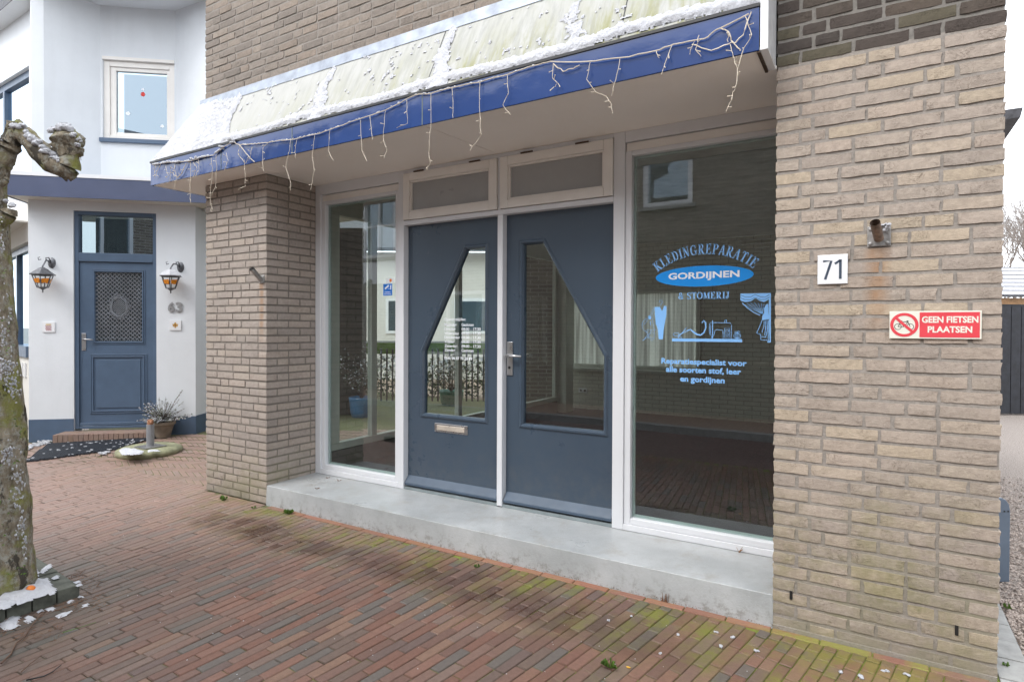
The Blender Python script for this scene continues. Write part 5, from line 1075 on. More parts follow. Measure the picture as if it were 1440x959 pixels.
drops = [[(219, 233), (217, 246), (223, 248)], [(226, 231), (217, 251)], [(233, 234), (237, 247), (233, 250)], [(241, 234), (239, 255)], [(245, 232), (249, 250), (245, 266)], [(247, 233), (243, 243), (246, 249)], [(262, 231), (254, 247), (249, 249)], [(268, 229), (268, 248), (267.5, 272), (268, 287)], [(272, 229), (277, 237), (272, 251)], [(279, 225), (280, 237), (275, 249)],
 [(297, 222), (299, 237), (298, 252), (296, 270), (295.5, 286), (298, 291), (296, 297)], [(304, 218), (305, 237), (303, 262), (298, 275)], [(318, 215), (321, 226), (316, 239)], [(337, 205), (335, 217), (344, 229), (345, 244.5), (345, 262), (335, 267)], [(355, 207), (352, 221), (345, 230)], [(377, 201), (370, 208), (369, 228), (371, 241)], [(408.6, 197), (407, 212), (402, 236), (409, 258), (409, 268)], [(418, 195), (415, 212), (416, 223)], [(443, 189), (439, 218), (442, 240), (437, 267)],
 [(464, 183), (462, 213), (469, 226)], [(507, 169), (509, 212), (516, 227)], [(520, 163), (524, 196)], [(542, 156), (539, 195), (544, 211), (540, 223)], [(572, 141), (573, 174), (558, 180)], [(606, 132), (606, 179), (603, 215), (605, 230), (600, 240)], [(635.5, 124), (637, 150), (637, 166)], [(675, 116), (675, 163), (677, 190), (661, 212)], [(713.4, 106), (715, 131), (707, 148), (718, 162)],
 [(778, 90), (777, 110), (785, 118), (777, 125)], [(830, 88), (825, 112), (838, 130), (852, 136), (860, 148), (861, 160)], [(871.7, 83), (866, 112), (860, 135)], [(923, 72), (927, 82)], [(945, 64), (935, 90), (930, 105)], [(977, 57), (970, 77)], [(983, 50), (978, 70), (986, 80)], [(1048, 23), (1057, 50), (1046, 68), (1037, 97), (1035, 120), (1030, 135), (1021, 157)], [(1027, 63), (1031, 80), (1036, 95)], [(1023, 45), (1024, 60)]]
for d in drops:
    P = path(d, YS-.006, .0035, 4); m = MB(); m.tube(P, .0018, 4)
    for i in range(2, len(P)-1, 3):
        v = Vector((rs_.uniform(-1, 1), rs_.uniform(-1, .1), rs_.uniform(-.6, .5))).normalized()*rs_.uniform(.018, .032); m.tube([P[i], P[i]+v*.45, P[i]+v], [.0018, .0018, .0028], 4)
    m.build('light_strand', 'wire', lg)
m = MB()
for i in range(150):
    t = rs_.random()**1.5; seg_ = main[:22]; k = t*(len(seg_)-1); i0 = int(k); p = onY(seg_[i0][0]+(seg_[i0+1][0]-seg_[i0][0])*(k-i0), seg_[i0][1]+(seg_[i0+1][1]-seg_[i0][1])*(k-i0), YS)
    r_ = rs_.uniform(.003, .0085)*(1.5 if t < .25 else .8); m.blob(p+Vector((0, 0, .004)), r_*1.8, r_, r_, nu=5, nv=3)
for x, y in ((270, 224), (276, 222), (232, 229), (238, 228), (246, 229), (326, 200), (330, 198), (312, 207)):
    for k in range(3): m.blob(Vector(onY(x+rs_.uniform(-3, 3), y+rs_.uniform(-1, 1), YS)), .017, .013, .009, nu=6, nv=4)
tag(m.build('snow', 'snow', smooth=True), 'snow crust clinging to the icicle light cable', 'snow', kind='stuff')
# ================================================================ TREE, PLANTER AND THINGS ON THE PAVEMENT
rt = random.Random(13)
def gnarl(path, rad, n=18, sub=5, amp=.16, seed=1, knob=()):
    """organic branch: tube with noise displaced radius"""
    P = [Vector(p) for p in path]; pts = []; rr2 = []
    for i in range(len(P)-1):
        p0 = P[max(i-1, 0)]; p1 = P[i]; p2 = P[i+1]; p3 = P[min(i+2, len(P)-1)]
        for k in range(sub):
            t = k/sub; pts.append(.5*((2*p1)+(-p0+p2)*t+(2*p0-5*p1+4*p2-p3)*t*t+(-p0+3*p1-3*p2+p3)*t**3)); rr2.append(rad[i]+(rad[i+1]-rad[i])*t)
    pts.append(P[-1]); rr2.append(rad[-1]); m = MB(); m.tube(pts, rr2, n)
    for i, p in enumerate(pts):
        for k in range(n):
            v = m.v[i*n+k]; d = v-p; f = noise.fractal((v.x*7+seed, v.y*7, v.z*5), .8, 2, 4)*amp*1.6+noise.noise((v.x*30, v.y*30+seed, v.z*22))*amp*.5; m.v[i*n+k] = p+d*(1+f)
    return m
TD = 3.12
tb = Vector((1.135, -1.835, 0))
tree = empty('pollard_tree', tuple(tb), 'knobbly mossy pollarded tree with snow on its arms at the left edge', 'tree')
def tp(x, y, D=TD): return Vector(onD(x, y, D))
trunk = [Vector((tb.x-.01, tb.y-.01, -.02)), tp(-4, 800), tp(-8, 700), tp(-11, 600), tp(-16, 500), tp(-22, 400), tp(-25, 330), tp(-24, 270), tp(-12, 232)]
m = gnarl(trunk, [.170, .158, .146, .138, .126, .117, .118, .10, .075], n=40, sub=14, amp=.055, seed=2); m.build('trunk', 'bark', tree, smooth=True)
arm = [tp(-14, 245), tp(6, 214), tp(20, 192), tp(34, 190), tp(50, 207), tp(68, 224), tp(86, 235), tp(97, 236), tp(98, 222), tp(96, 206), tp(95, 196), tp(94, 188)]
m = gnarl(arm, [.075, .055, .052, .050, .047, .047, .052, .058, .050, .058, .074, .045], n=20, sub=7, amp=.20, seed=5)
for c, r in (((24, 184), .05), ((14, 205), .045), ((88, 196), .045), ((103, 198), .052), ((108, 210), .035), ((84, 206), .04), ((95, 243), .04), ((8, 230), .035)):
    P = tp(*c); b = MB(); b.blob(P, r, r, r, .28, 10, 8); m.add(b.v, b.f)
m.build('knotted_limb', 'bark', tree, smooth=True)
m = gnarl([tp(-16, 330), tp(4, 312), tp(13, 300), tp(15, 294)], [.05, .035, .04, .025], n=12, seed=8); m.build('burl', 'bark', tree, smooth=True)
m = gnarl([tp(-20, 268), tp(-8, 262), tp(6, 256), tp(10, 250)], [.04, .025, .018, .012], n=10, seed=9); m.build('burl', 'bark', tree, smooth=True)
m = MB()
for (a_, b_) in (((104, 214), (112, 224)), ((106, 222), (104, 236)), ((110, 205), (114, 226)), ((5, 262), (12, 258)), ((88, 246), (80, 240))):
    m.tube([tp(*a_), (tp(*a_)+tp(*b_))/2+Vector((.004, 0, .003)), tp(*b_)], [.0022, .0016, .001], 4)
m.build('shoots', 'twig', tree)
m = MB()
def snow_at(m, x, y, r, n=7, D=TD, sp=3):
    for k in range(n): m.blob(tp(x+rt.uniform(-sp, sp), y+rt.uniform(-1.5, 2), D-rt.uniform(.0, .045)), r*rt.uniform(.5, 1.1), r*rt.uniform(.6, 1.1), r*rt.uniform(.4, .8), .35, 8, 5)
for x, y, r in ((22, 177, .022), (29, 177, .022), (16, 180, .014), (36, 186, .014), (40, 192, .02), (47, 195, .022), (53, 200, .02), (58, 207, .018), (65, 212, .024), (72, 217, .02), (78, 222, .018), (82, 225, .012), (74, 183, .016), (84, 180, .024), (92, 180, .028), (98, 183, .02), (104, 190, .016), (110, 197, .014), (108, 203, .01), (5, 196, .012), (17, 289, .014), (8, 283, .01)): snow_at(m, x, y, r)
o = m.build('snow', 'snow', smooth=True); tag(o, 'snow lumps lying on the knobbly tree arm and knots', 'snow', kind='stuff')
m = MB()
for cx, cy, rx, ry, n in ((10, 520, 15, 22, 110), (20, 545, 8, 12, 40), (12, 640, 14, 12, 60), (24, 690, 9, 30, 60), (30, 740, 7, 22, 40), (6, 470, 10, 22, 40), (5, 340, 8, 40, 30), (15, 420, 8, 30, 24), (36, 770, 5, 20, 14)):
    for k in range(n):
        x = cx+rt.gauss(0, rx*.55); y = cy+rt.gauss(0, ry*.55)
        edge = 42-(816-y)*.036 if y > 500 else 24-(500-y)*.1
        if x > edge-2: continue
        cen = -5; rad = (edge-cen); f = (x-cen)/rad
        if abs(f) > .96: continue
        D = TD-.148*math.sqrt(1-f*f)-.002
        m.blob(tp(x, y, D), rt.uniform(.003, .012), rt.uniform(.002, .004), rt.uniform(.002, .008), .5, 6, 3)
o = m.build('snow', 'snow', smooth=True); tag(o, 'specks of snow caught in the bark of the trunk', 'snow', kind='stuff')
m = MB()
for k in range(420):
    y = rt.uniform(300, 810); x = rt.uniform(-5, 38); edge = 42-(816-y)*.036 if y > 500 else 24-(500-y)*.1
    if x > edge-1 or noise.noise((x*.05, y*.022, 3)) < .02: continue
    f = (x+5)/(edge+5); D = TD-.146*math.sqrt(max(0, 1-f*f)); p = tp(x, y, D); a_ = rt.uniform(0, 6.3); r_ = rt.uniform(.006, .013)
    m.add([p, p+Vector((math.cos(a_)*r_, -.006, math.sin(a_)*r_)), p+Vector((math.cos(a_+.8)*r_, -.010, math.sin(a_+.8)*r_))], [(0, 1, 2)])
o = m.build('moss', 'leaf_green', tree); tag(o, kind='stuff')
# planter kerb
kz = .065; kc = Vector((1.445, -1.60, 0)); kl = Vector((1.40, -2.45, 0)); kb_ = Vector((-.2, -1.475, 0))
plant = empty('tree_pit_kerb', tuple(kc), 'low dark mossy kerb of bricks round the tree pit', 'kerb')
def run_bricks(a_, b_, L, wd):
    d = (b_-a_).normalized(); n_ = Vector((-d.y, d.x, 0)); n_ = n_ if n_.dot(tb-a_) > 0 else -n_; s_ = 0; T = (b_-a_).length
    while s_ < T:
        m = MB(); p = a_+d*(s_+.002); q_ = a_+d*(s_+L-.003); z = kz+rt.uniform(-.004, .004)
        m.add([p+Vector((0, 0, -.03)), q_+Vector((0, 0, -.03)), q_+n_*wd+Vector((0, 0, -.03)), p+n_*wd+Vector((0, 0, -.03)), p+Vector((0, 0, z)), q_+Vector((0, 0, z)), q_+n_*wd+Vector((0, 0, z)), p+n_*wd+Vector((0, 0, z))], [(0, 3, 2, 1), (4, 5, 6, 7), (0, 1, 5, 4), (1, 2, 6, 5), (2, 3, 7, 6), (3, 0, 4, 7)])
        m.build('brick', 'kerb_dark', plant, bevel=.004); s_ += L
run_bricks(kc, kl, .105, .10); run_bricks(kc+Vector((-.102, .004, 0)), kb_, .205, .10)
m = MB(); n_ = 30; H = {}
for i in range(n_+1):
    for j in range(n_+1): x = -.2+1.55*i/n_; y = -2.45+.76*j/n_+.035*(1-i/n_); H[i, j] = (x, y, .052+.018*noise.noise((x*6, y*6, 0))+.02*math.exp(-((x-tb.x)**2+(y-tb.y)**2)/.06))
m.add([H[i, j] for i in range(n_+1) for j in range(n_+1)], [(i*(n_+1)+j, (i+1)*(n_+1)+j, (i+1)*(n_+1)+j+1, i*(n_+1)+j+1) for i in range(n_) for j in range(n_)]); tag(m.build('tree_pit_soil', 'soil', smooth=True), kind='structure')
def snow_patch(pts, z, lab, group=None, th=.018, cell=.011, seed=0):
    """thin lumpy snow over an irregular outline, pts in photograph coordinates on height z"""
    W_ = [Vector(onZ(x, y, z)) for x, y in pts]; m = MB()
    x0 = min(p.x for p in W_); x1 = max(p.x for p in W_); y0 = min(p.y for p in W_); y1 = max(p.y for p in W_); nx = max(3, int((x1-x0)/cell)); ny = max(3, int((y1-y0)/cell)); V = {}
    def ins(x, y):
        c = False; n = len(W_)
        for i in range(n):
            a_, b_ = W_[i], W_[(i+1) % n]
            if (a_.y > y) != (b_.y > y) and x < (b_.x-a_.x)*(y-a_.y)/(b_.y-a_.y)+a_.x: c = not c
        return c
    def dist(x, y):
        d = 9; n = len(W_)
        for i in range(n):
            a_, b_ = W_[i].xy, W_[(i+1) % n].xy; ab = b_-a_; t = max(0, min(1, (Vector((x, y))-a_).dot(ab)/max(1e-9, ab.length_squared))); d = min(d, (Vector((x, y))-a_-ab*t).length)
        return d if ins(x, y) else -d
    for i in range(nx+1):
        for j in range(ny+1):
            x = x0+(x1-x0)*i/nx; y = y0+(y1-y0)*j/ny; d = dist(x, y)+.012*noise.noise((x*40+seed, y*40, 0))
            V[i, j] = (Vector((x, y, z+min(th, max(0, d)*.9)*(.75+.5*noise.noise((x*30, y*30, seed)))+.001)), d)
    idx = {}
    def g_(k):
        if k not in idx: idx[k] = len(m.v); m.v.append(V[k][0])
        return idx[k]
    for i in range(nx):
        for j in range(ny):
            ks = ((i, j), (i+1, j), (i+1, j+1), (i, j+1))
            if sum(V[k][1] for k in ks)/4 > 0: m.f.append(tuple(g_(k) for k in ks)); m.t.append(0)
    if m.f: o = m.build('snow_patch', 'snow', smooth=True); tag(o, lab, 'snow', group=group); return o
snow_patch([(-30, 880), (-20, 850), (5, 838), (30, 826), (41, 812), (42, 796), (50, 797), (56, 806), (50, 815), (62, 815), (68, 811), (72, 824), (80, 828), (76, 836), (62, 837), (40, 846), (20, 852), (0, 858)], .07, 'largest snow patch in the tree pit round the trunk foot', th=.03)
gsn = 'small snow patches on and around the tree pit kerb'
for i, (p, z, lab) in enumerate([([(62, 798), (70, 793), (75, 795), (68, 801), (57, 808), (56, 804)], .07, 'snow patch on the kerb just right of the trunk foot'), ([(74, 812), (82, 809), (83, 812), (76, 815)], .07, 'tiny snow patch midway on the back kerb'), ([(105, 818), (112, 817), (116, 822), (109, 825)], .07, 'snow patch on the outer corner of the kerb'),
    ([(95, 846), (102, 843), (103, 848), (98, 850)], .0, 'snow patch on the paving below the kerb face'), ([(110, 838), (119, 837), (118, 840), (111, 841)], 0, 'snow patch at the foot of the kerb corner'), ([(78, 867), (95, 860), (105, 858), (98, 863), (84, 869)], 0, 'long thin snow strip on the paving right of the twig'), ([(113, 853), (123, 848), (125, 851), (116, 855)], 0, 'snow patch on the paving beyond the kerb corner'),
    ([(52, 860), (60, 854), (62, 862), (55, 863)], 0, 'snow lump against the kerb beside the twig'), ([(34, 870), (40, 864), (49, 870), (44, 877), (36, 875)], 0, 'snow lump left of the long twig'), ([(64, 856), (74, 853), (78, 858), (68, 860)], 0, 'snow lump crossed by the long twig'), ([(0, 880), (6, 871), (22, 866), (32, 869), (22, 876), (28, 882), (14, 884), (5, 890)], 0, 'broad snow patch on the paving at the left edge')]):
    snow_patch(p, z, lab, gsn, th=.014, seed=i)
m = MB(); m.blob(Vector(onZ(43, 828, .09)), .020, .020, .018, .12, 10, 7); m.build('mandarin', 'orange', smooth=True); tag(bpy.data.objects['mandarin'], 'orange fruit lying in the snow by the trunk', 'fruit')
def twig(pts, r, lab, mt='twig', z=.006):
    m = MB(); P = [Vector(onZ(x, y, z))+Vector((0, 0, rt.uniform(0, .008))) for x, y in pts]; m.tube(P, [r*(1-.6*i/len(P)) for i in range(len(P))], 5); tag(m.build('twig', mt, smooth=True), lab, 'twig', group='twigs fallen on the paving')
twig([(2, 934), (15, 921), (22, 906), (35, 895), (44, 882), (55, 868), (65, 858)], .0045, 'longest curved brown twig running down from the snowy kerb')
twig([(30, 945), (40, 936), (58, 923)], .003, 'short straight twig in the bottom left corner'); twig([(37, 958), (62, 952), (74, 945), (86, 935)], .0035, 'dark twig at the bottom edge', 'black'); twig([(100, 810), (113, 806), (120, 800)], .003, 'reddish twig behind the kerb corner'); twig([(136, 826), (141, 817)], .003, 'short twig right of the kerb corner'); twig([(95, 866), (110, 855)], .0025, 'twig beside the thin snow strip'); twig([(88, 890), (110, 884), (135, 875)], .002, 'thin mossy twig on the paving', 'leaf_green')
m = MB()
for k in range(220):
    x = rt.uniform(70, 150) if k % 3 else rt.uniform(0, 90); y = rt.uniform(808, 860) if k % 3 else rt.uniform(865, 900)
    p = Vector(onZ(x, y, .004)); a_ = rt.uniform(0, 6.3); l = rt.uniform(.008, .03); m.tube([p, p+Vector((math.cos(a_)*l, math.sin(a_)*l, rt.uniform(0, .006)))], .0011, 3)
tag(m.build('needle_litter', 'leaf_dry'), 'brown needles and stalks scattered beside the kerb', 'litter', kind='stuff')
# ---------------- door mat: rubber ring mat
mp = [(30, 651), (45, 645), (67, 623), (88, 615.5), (135, 612), (199, 609.5), (219, 609), (219, 617), (190, 625), (161, 635), (135, 638), (67, 647)]
MW = [Vector(onZ(x, y, .004+.05*max(0, min(1, (640-y)/28)))) for x, y in mp]
m = MB(); x0 = min(p.x for p in MW); x1 = max(p.x for p in MW); y0 = min(p.y for p in MW); y1 = max(p.y for p in MW)
def insM(x, y):
    c = False; n = len(MW)
    for i in range(n):
        a_, b_ = MW[i], MW[(i+1) % n]
        if (a_.y > y) != (b_.y > y) and x < (b_.x-a_.x)*(y-a_.y)/(b_.y-a_.y)+a_.x: c = not c
    return c
pt = .036; i = 0; y = y0
while y < y1:
    x = x0+(pt/2 if i % 2 else 0)
    while x < x1:
        if insM(x, y):
            z = gz(x, y)+.004; vs = []
            for k in range(6):
                a_ = math.pi*k/3+.5
                for r_, h_ in ((pt*.50, 0), (pt*.50, .016), (pt*.30, .016), (pt*.30, 0)): vs.append((x+math.cos(a_)*r_, y+math.sin(a_)*r_, z+h_))
            fs = []
            for k in range(6):
                a_, b_ = k*4, ((k+1) % 6)*4; fs += [(a_, b_, b_+1, a_+1), (a_+1, b_+1, b_+2, a_+2), (a_+2, b_+2, b_+3, a_+3)]
            m.add(vs, fs)
        x += pt
    y += pt*.866; i += 1
tag(m.build('door_mat', 'rubber'), 'black rubber ring mat spread before the doorstep', 'door mat')
m = MB()
for k in range(230):
    t = rt.random(); e = rt.randrange(len(mp)); a_, b_ = mp[e], mp[(e+1) % len(mp)]
    if e == 11 or rt.random() < .45: x, y = rt.uniform(60, 215), rt.uniform(611, 640)
    else: x, y = a_[0]+(b_[0]-a_[0])*t+rt.gauss(0, 3), a_[1]+(b_[1]-a_[1])*t+rt.gauss(0, 1)
    p = Vector(onZ(x, y, .012)); p.z = gz(p.x, p.y)+.018
    if insM(p.x, p.y): m.blob(p, rt.uniform(.008, .022), rt.uniform(.008, .022), .007, .3, 6, 3)
for x, y in ((188, 618), (194, 616), (200, 614), (210, 612), (143, 637), (148, 636)):
    for k in range(4): p = Vector(onZ(x+rt.uniform(-4, 4), y+rt.uniform(-1, 1), .03)); m.blob(p, .03, .03, .012, .3, 6, 3)
tag(m.build('snow', 'snow', smooth=True), 'snow crumbs on and round the rubber mat', 'snow', kind='stuff')
m = MB()
for k in range(120):
    t = rt.random(); x = 32+55*t+rt.gauss(0, 2); y = 631-17*t+rt.gauss(0, 1.3); p = Vector(onZ(x, y, .02)); m.blob(p, rt.uniform(.01, .03), rt.uniform(.01, .03), .01, .3, 6, 3)
tag(m.build('snow', 'snow', smooth=True), 'snow strip along the plinth left of the doorstep', 'snow', kind='stuff')
# ---------------- parasol base
pb = Vector(onZ(210, 635.5, .02)); pb.z = 0; zb0 = gz(pb.x, pb.y)-.012; par = empty('parasol_base', tuple(pb), 'round mossy concrete parasol foot with a grey steel tube', 'parasol base')
m = MB(); m.lathe(pb+Vector((0, 0, zb0-.01)), [(.305, -.02), (.328, .02), (.335, .045), (.318, .07), (.28, .088), (.10, .095), (.001, .096)], 48)
for v in m.v:
    d = v-pb; r_ = math.hypot(d.x, d.y)
    if r_ > .15: a_ = math.atan2(d.y, d.x); f = 1+.03*noise.noise((math.cos(a_)*3, math.sin(a_)*3, v.z*10))+.012*abs(math.sin(a_*26))*(1 if r_ > .30 else 0); v.x = pb.x+d.x*f; v.y = pb.y+d.y*f
m.build('foot', 'concrete_moss', par, smooth=True)
pc_ = Vector(onZ(211.5, 628, .09)); m = MB(); m.box(pc_.x-.12, pc_.x+.12, pc_.y-.12, pc_.y+.12, .0865+zb0, .094+zb0); m.build('steel_plate', 'steel', par)
m = MB(); zt3 = onD(211, 596.5, (pc_-Vector(CAMP)).dot(_fw)).z; m.tube([pc_+Vector((0, 0, zb0)), Vector((pc_.x, pc_.y, zt3))], .040, 20); m.build('tube', simple('grey painted steel tube', (.30, .31, .33), .4, .2), par, smooth=False)
m = MB(); m.lathe(Vector((pc_.x, pc_.y, zt3)), [(.03, 0), (.03, .05), (.015, .055)], 10); m.tube([(pc_.x-.03, pc_.y, zt3+.035), (pc_.x+.075, pc_.y-.02, zt3+.03)], .012, 8); m.build('clamp_screw', simple('orange brown plastic', (.36, .17, .09), .6), par)
snow_patch([(168, 634), (172, 630.5), (190, 631.5), (202, 634.5), (200, 638.5), (184, 640), (172, 640)], .095+zb0, 'snow on the front left of the parasol foot', th=.018)
snow_patch([(207, 634), (214, 632.5), (222, 633), (226, 634.5), (214, 635), (209, 636)], .095+zb0, 'thin snow line on the parasol foot in front of the tube', th=.014)
# ---------------- potted plant
pp = Vector(onP(229, 608, P0+NW*.19, NW)); pp.z = gz(pp.x, pp.y); pot = empty('potted_plant', tuple(pp), 'snow dusted shrub in a brown clay pot right of the panelled door', 'potted plant')
m = MB(); m.lathe(pp, [(.085, 0), (.10, .07), (.125, .15), (.13, .16), (.145, .165), (.148, .20), (.135, .20), (.125, .17), (.01, .17)], 24); m.build('clay_pot', 'terracotta', pot, smooth=False)
m = MB(); lf = MB(); sn = MB()
for k in range(105):
    a_ = rt.uniform(0, 6.3); tilt = rt.uniform(.2, 1.25); L = rt.uniform(.18, .40); 
    if k < 3: a_, tilt, L = (-.5+.25*k), .45, .50
    P = []; 
    for t in range(7): q_ = t/6; P.append(pp+Vector((0, 0, .18))+TW*math.cos(a_)*math.sin(tilt)*L*q_+NW*math.sin(a_)*math.sin(tilt)*L*q_+Vector((rt.uniform(-.008, .008), 0, math.cos(tilt)*L*q_-.05*q_*q_+rt.uniform(-.008, .008))))
    m.tube(P, [.003]*3+[.002]*4, 4)
    for t in range(1, 7):
        for s_ in range(5):
            c = P[t].lerp(P[t-1], rt.random()); d = Vector((rt.uniform(-1, 1), rt.uniform(-1, 1), rt.uniform(-.4, 1))).normalized(); r_ = rt.uniform(.012, .022); u_ = d.cross(Vector((.3, .2, 1))).normalized()*r_*.45
            (lf if rt.random() < .6 else sn).add([c, c+d*r_*.5+u_, c+d*r_, c+d*r_*.5-u_], [(0, 1, 2, 3)])
        if rt.random() < .36: sn.blob(P[t]+Vector((0, 0, .006)), rt.uniform(.006, .014), rt.uniform(.006, .014), .007, .3, 5, 3)
for k in range(40): sn.blob(pp+Vector((rt.gauss(0, .07), rt.gauss(0, .07), .20+rt.uniform(0, .03))), .02, .02, .012, .3, 6, 3)
m.build('stems', 'twig', pot); tag(lf.build('leaves', 'leaf', pot), kind='stuff'); tag(sn.build('snow', 'snow', pot), kind='stuff')
# ---------------- weeds, crumbs and snow flecks along the step
def weed(x, y, r, n, lab):
    m = MB(); c = Vector(onZ(x, y, .002)); c.z = .0
    for k in range(n):
        a_ = rt.uniform(0, 6.3); l = rt.uniform(.4, 1)*r; h_ = rt.uniform(.3, .9)*r; d = Vector((math.cos(a_), math.sin(a_), 0)); s_ = Vector((-d.y, d.x, 0))*l*.16
        m.add([c-s_*.3, c+d*l*.6+s_+Vector((0, 0, h_)), c+d*l+Vector((0, 0, h_*.6)), c+d*l*.6-s_+Vector((0, 0, h_)), c+s_*.3], [(0, 1, 2, 3, 4)])
    tag(m.build('weed', 'leaf_green'), lab, 'weed', group='green weeds in the paving joints')
weed(406, 722, .045, 26, 'leafy green weed at the left front corner of the step'); weed(316, 703, .05, 16, 'flat weed before the middle of the left pier'); weed(357, 714, .025, 14, 'small weed by the corner of the left pier')
weed(858, 938, .045, 22, 'bright weed in a joint near the bottom edge'); weed(1417, 855, .03, 16, 'small weed on the kerb edge beside the gravel'); weed(1414, 935, .02, 12, 'tiny weed on the kerb near the bottom right corner'); weed(671, 797, .025, 14, 'tiny weed beside the orange edge bricks'); weed(66, 598, .09, 20, 'grass tuft by the plinth left of the doorstep')
m = MB()
for k in range(420):
    t = rt.random(); p = Vector((A+.25+(B-A-.2)*t, -.008-rt.random()*.012, .003+rt.uniform(0, .012))); a_ = rt.uniform(0, 6.3); r_ = rt.uniform(.004, .010)
    m.add([p, p+Vector((math.cos(a_)*r_, -abs(math.sin(a_))*r_*.4, r_*.7)), p+Vector((math.cos(a_+1)*r_, -.002, r_*.2))], [(0, 1, 2)])
tag(m.build('leaf_crumbs', 'leaf_dry'), 'brown leaf crumbs along the foot of the step', 'litter', kind='stuff')
gs2 = 'snow flecks on the paving near the tan pier'; fl_ = [(1007, 889, 3, 'snow fleck on the green bricks, left of two'), (1031, 896, 4, 'snow fleck on the green bricks, right of two'), (1064, 915, 3, 'snow fleck before the left foot of the tan pier'), (856, 872, 2, 'small snow fleck below the broken brick'), (888, 866, 2, 'small snow fleck under the step edge'), (954, 892, 3, 'snow fleck between the moss joints'), (1014, 908, 3.5, 'snow fleck nearest the two round ones'), (928, 918, 2.5, 'tiny snow fleck on the grey bricks'), (1246, 943, 4.5, 'left snow fleck at the bottom edge before the pier'), (1274, 947, 5, 'right snow fleck at the bottom edge before the pier'), (1211, 950, 5, 'snow crumb cluster at the bottom edge'), (1182, 945, 4, 'low snow crumb left of the cluster')]
for x, y, r_, lab in fl_:
    m = MB(); c = Vector(onZ(x, y, .003)); rr3 = r_/480
    for k in range(3): m.blob(c+Vector((rt.gauss(0, rr3*.6), rt.gauss(0, rr3*.6), 0)), rr3, rr3*.8, .005, .3, 7, 4)
    tag(m.build('snow_fleck', 'snow', smooth=True), lab, 'snow', group=gs2)
m = MB()
for k in range(90):
    x = rt.uniform(150, 1100); y = rt.uniform(720, 955); c = Vector(onZ(x, y, .002))
    if c.y > -.07 or c.x > 5.4: continue
    m.blob(c, rt.uniform(.0015, .0035), rt.uniform(.0015, .0035), .0015, .3, 5, 3)
tag(m.build('snow_specks', 'snow'), 'tiny white specks of snow strewn over the paving', 'snow', kind='stuff')
m = MB(); c = Vector(onZ(884, 938, .002)); m.blob(c, .012, .006, .004, .3, 6, 3); tag(m.build('yellow_leaf', simple('yellow leaf', (.75, .42, .03), .6)), 'tiny yellow leaf in a joint near the bottom edge', 'leaf')
# dead plants and scraps on the step
m = MB()
for x, y in ((466, 672), (482, 676), (531, 679), (451, 687)):
    c = Vector(onZ(x-5, y, S0+.004))
    for k in range(7): a_ = rt.uniform(0, 6.3); m.tube([c, c+Vector((math.cos(a_)*.02, math.sin(a_)*.02, rt.uniform(0, .012)))], .0016, 3)
tag(m.build('debris', 'leaf_dry'), 'bits of dried moss on the grey step', 'litter', kind='stuff')
m = MB(); c = Vector((4.42, RC-.01, S0+.005)); 
for k in range(9): a_ = rt.uniform(3.4, 6.0); l = rt.uniform(.015, .05); m.tube([c, c+Vector((math.cos(a_)*l*.7, math.sin(a_)*l*.4, l*rt.uniform(.1, 1.1)))], [.002, .001], 3)
tag(m.build('dry_weed', simple('dry orange stalk', (.36, .18, .06), .7)), 'dry orange brown weed below the right window frame', 'weed')
m = MB(); c = Vector((4.12, -.012, 0))
for k in range(10): m.tube([c+Vector((k*.004, 0, 0)), c+Vector((k*.004+rt.uniform(-.01, .01), -.003, rt.uniform(.02, .055)))], [.002, .001], 3)
tag(m.build('dry_weed', 'leaf_dry'), 'dry brown stalk at the foot of the step near the tan pier', 'weed')
# ================================================================ RIGHT OF THE BUILDING
rq = random.Random(31)
gk = 'grey concrete kerb stones beside the gravel path'; y = -.35; lab_k = ['first', 'second', 'third', 'fourth', 'fifth', 'sixth', 'seventh', 'eighth', 'ninth', 'tenth', 'eleventh', 'twelfth', 'thirteenth', 'fourteenth', 'fifteenth', 'sixteenth']
kst = MB().box(5.535, 5.66, -.36, 4.0, -.06, -.006).build('path_edging', 'concrete'); tag(kst, kind='structure')
i = 0
while y < 3.6:
    L = .195; m = MB(); m.box(5.535, 5.655, y+.003, y+L-.003, -.05, .002+rq.uniform(-.003, .003)); m.build('kerb_stone', 'concrete', kst, bevel=.003); y += L; i += 1
m = MB().add([(5.66, -2.6, -.012), (60, -2.6, -.012), (60, 60, -.012), (5.66, 60, -.012)], [(0, 1, 2, 3)]); tag(m.build('gravel_path', 'gravel', origin=(0, 0, 0)), kind='structure')
def stones(name, mat, n, seed):
    r_ = random.Random(seed); m = MB()
    for k in range(n):
        x = 5.665+abs(r_.gauss(0, .35)); y = r_.uniform(-.4, 1)*1.0 if r_.random() < .4 else r_.uniform(-.4, 4.5); s_ = r_.uniform(.005, .0115); c = Vector((x, y, -.009+r_.uniform(0, .006))); a_ = r_.uniform(0, 6)
        pts = [c+Vector((math.cos(a_+k2*1.57)*s_*r_.uniform(.7, 1.2), math.sin(a_+k2*1.57)*s_*r_.uniform(.6, 1.1), r_.uniform(-.002, .002))) for k2 in range(4)]+[c+Vector((0, 0, s_*.75))]
        m.add(pts, [(0, 1, 4), (1, 2, 4), (2, 3, 4), (3, 0, 4)])
    tag(m.build(name, mat), 'loose stones of the gravel path beside the pier', 'gravel', kind='stuff')
stones('gravel_stones', simple('pale pinkish stone', (.52, .44, .39), .8, var=.3, vs=70, bump=0), 9000, 1); stones('gravel_stones', simple('grey brown stone', (.25, .20, .17), .8, var=.4, vs=70, bump=0), 5200, 2)
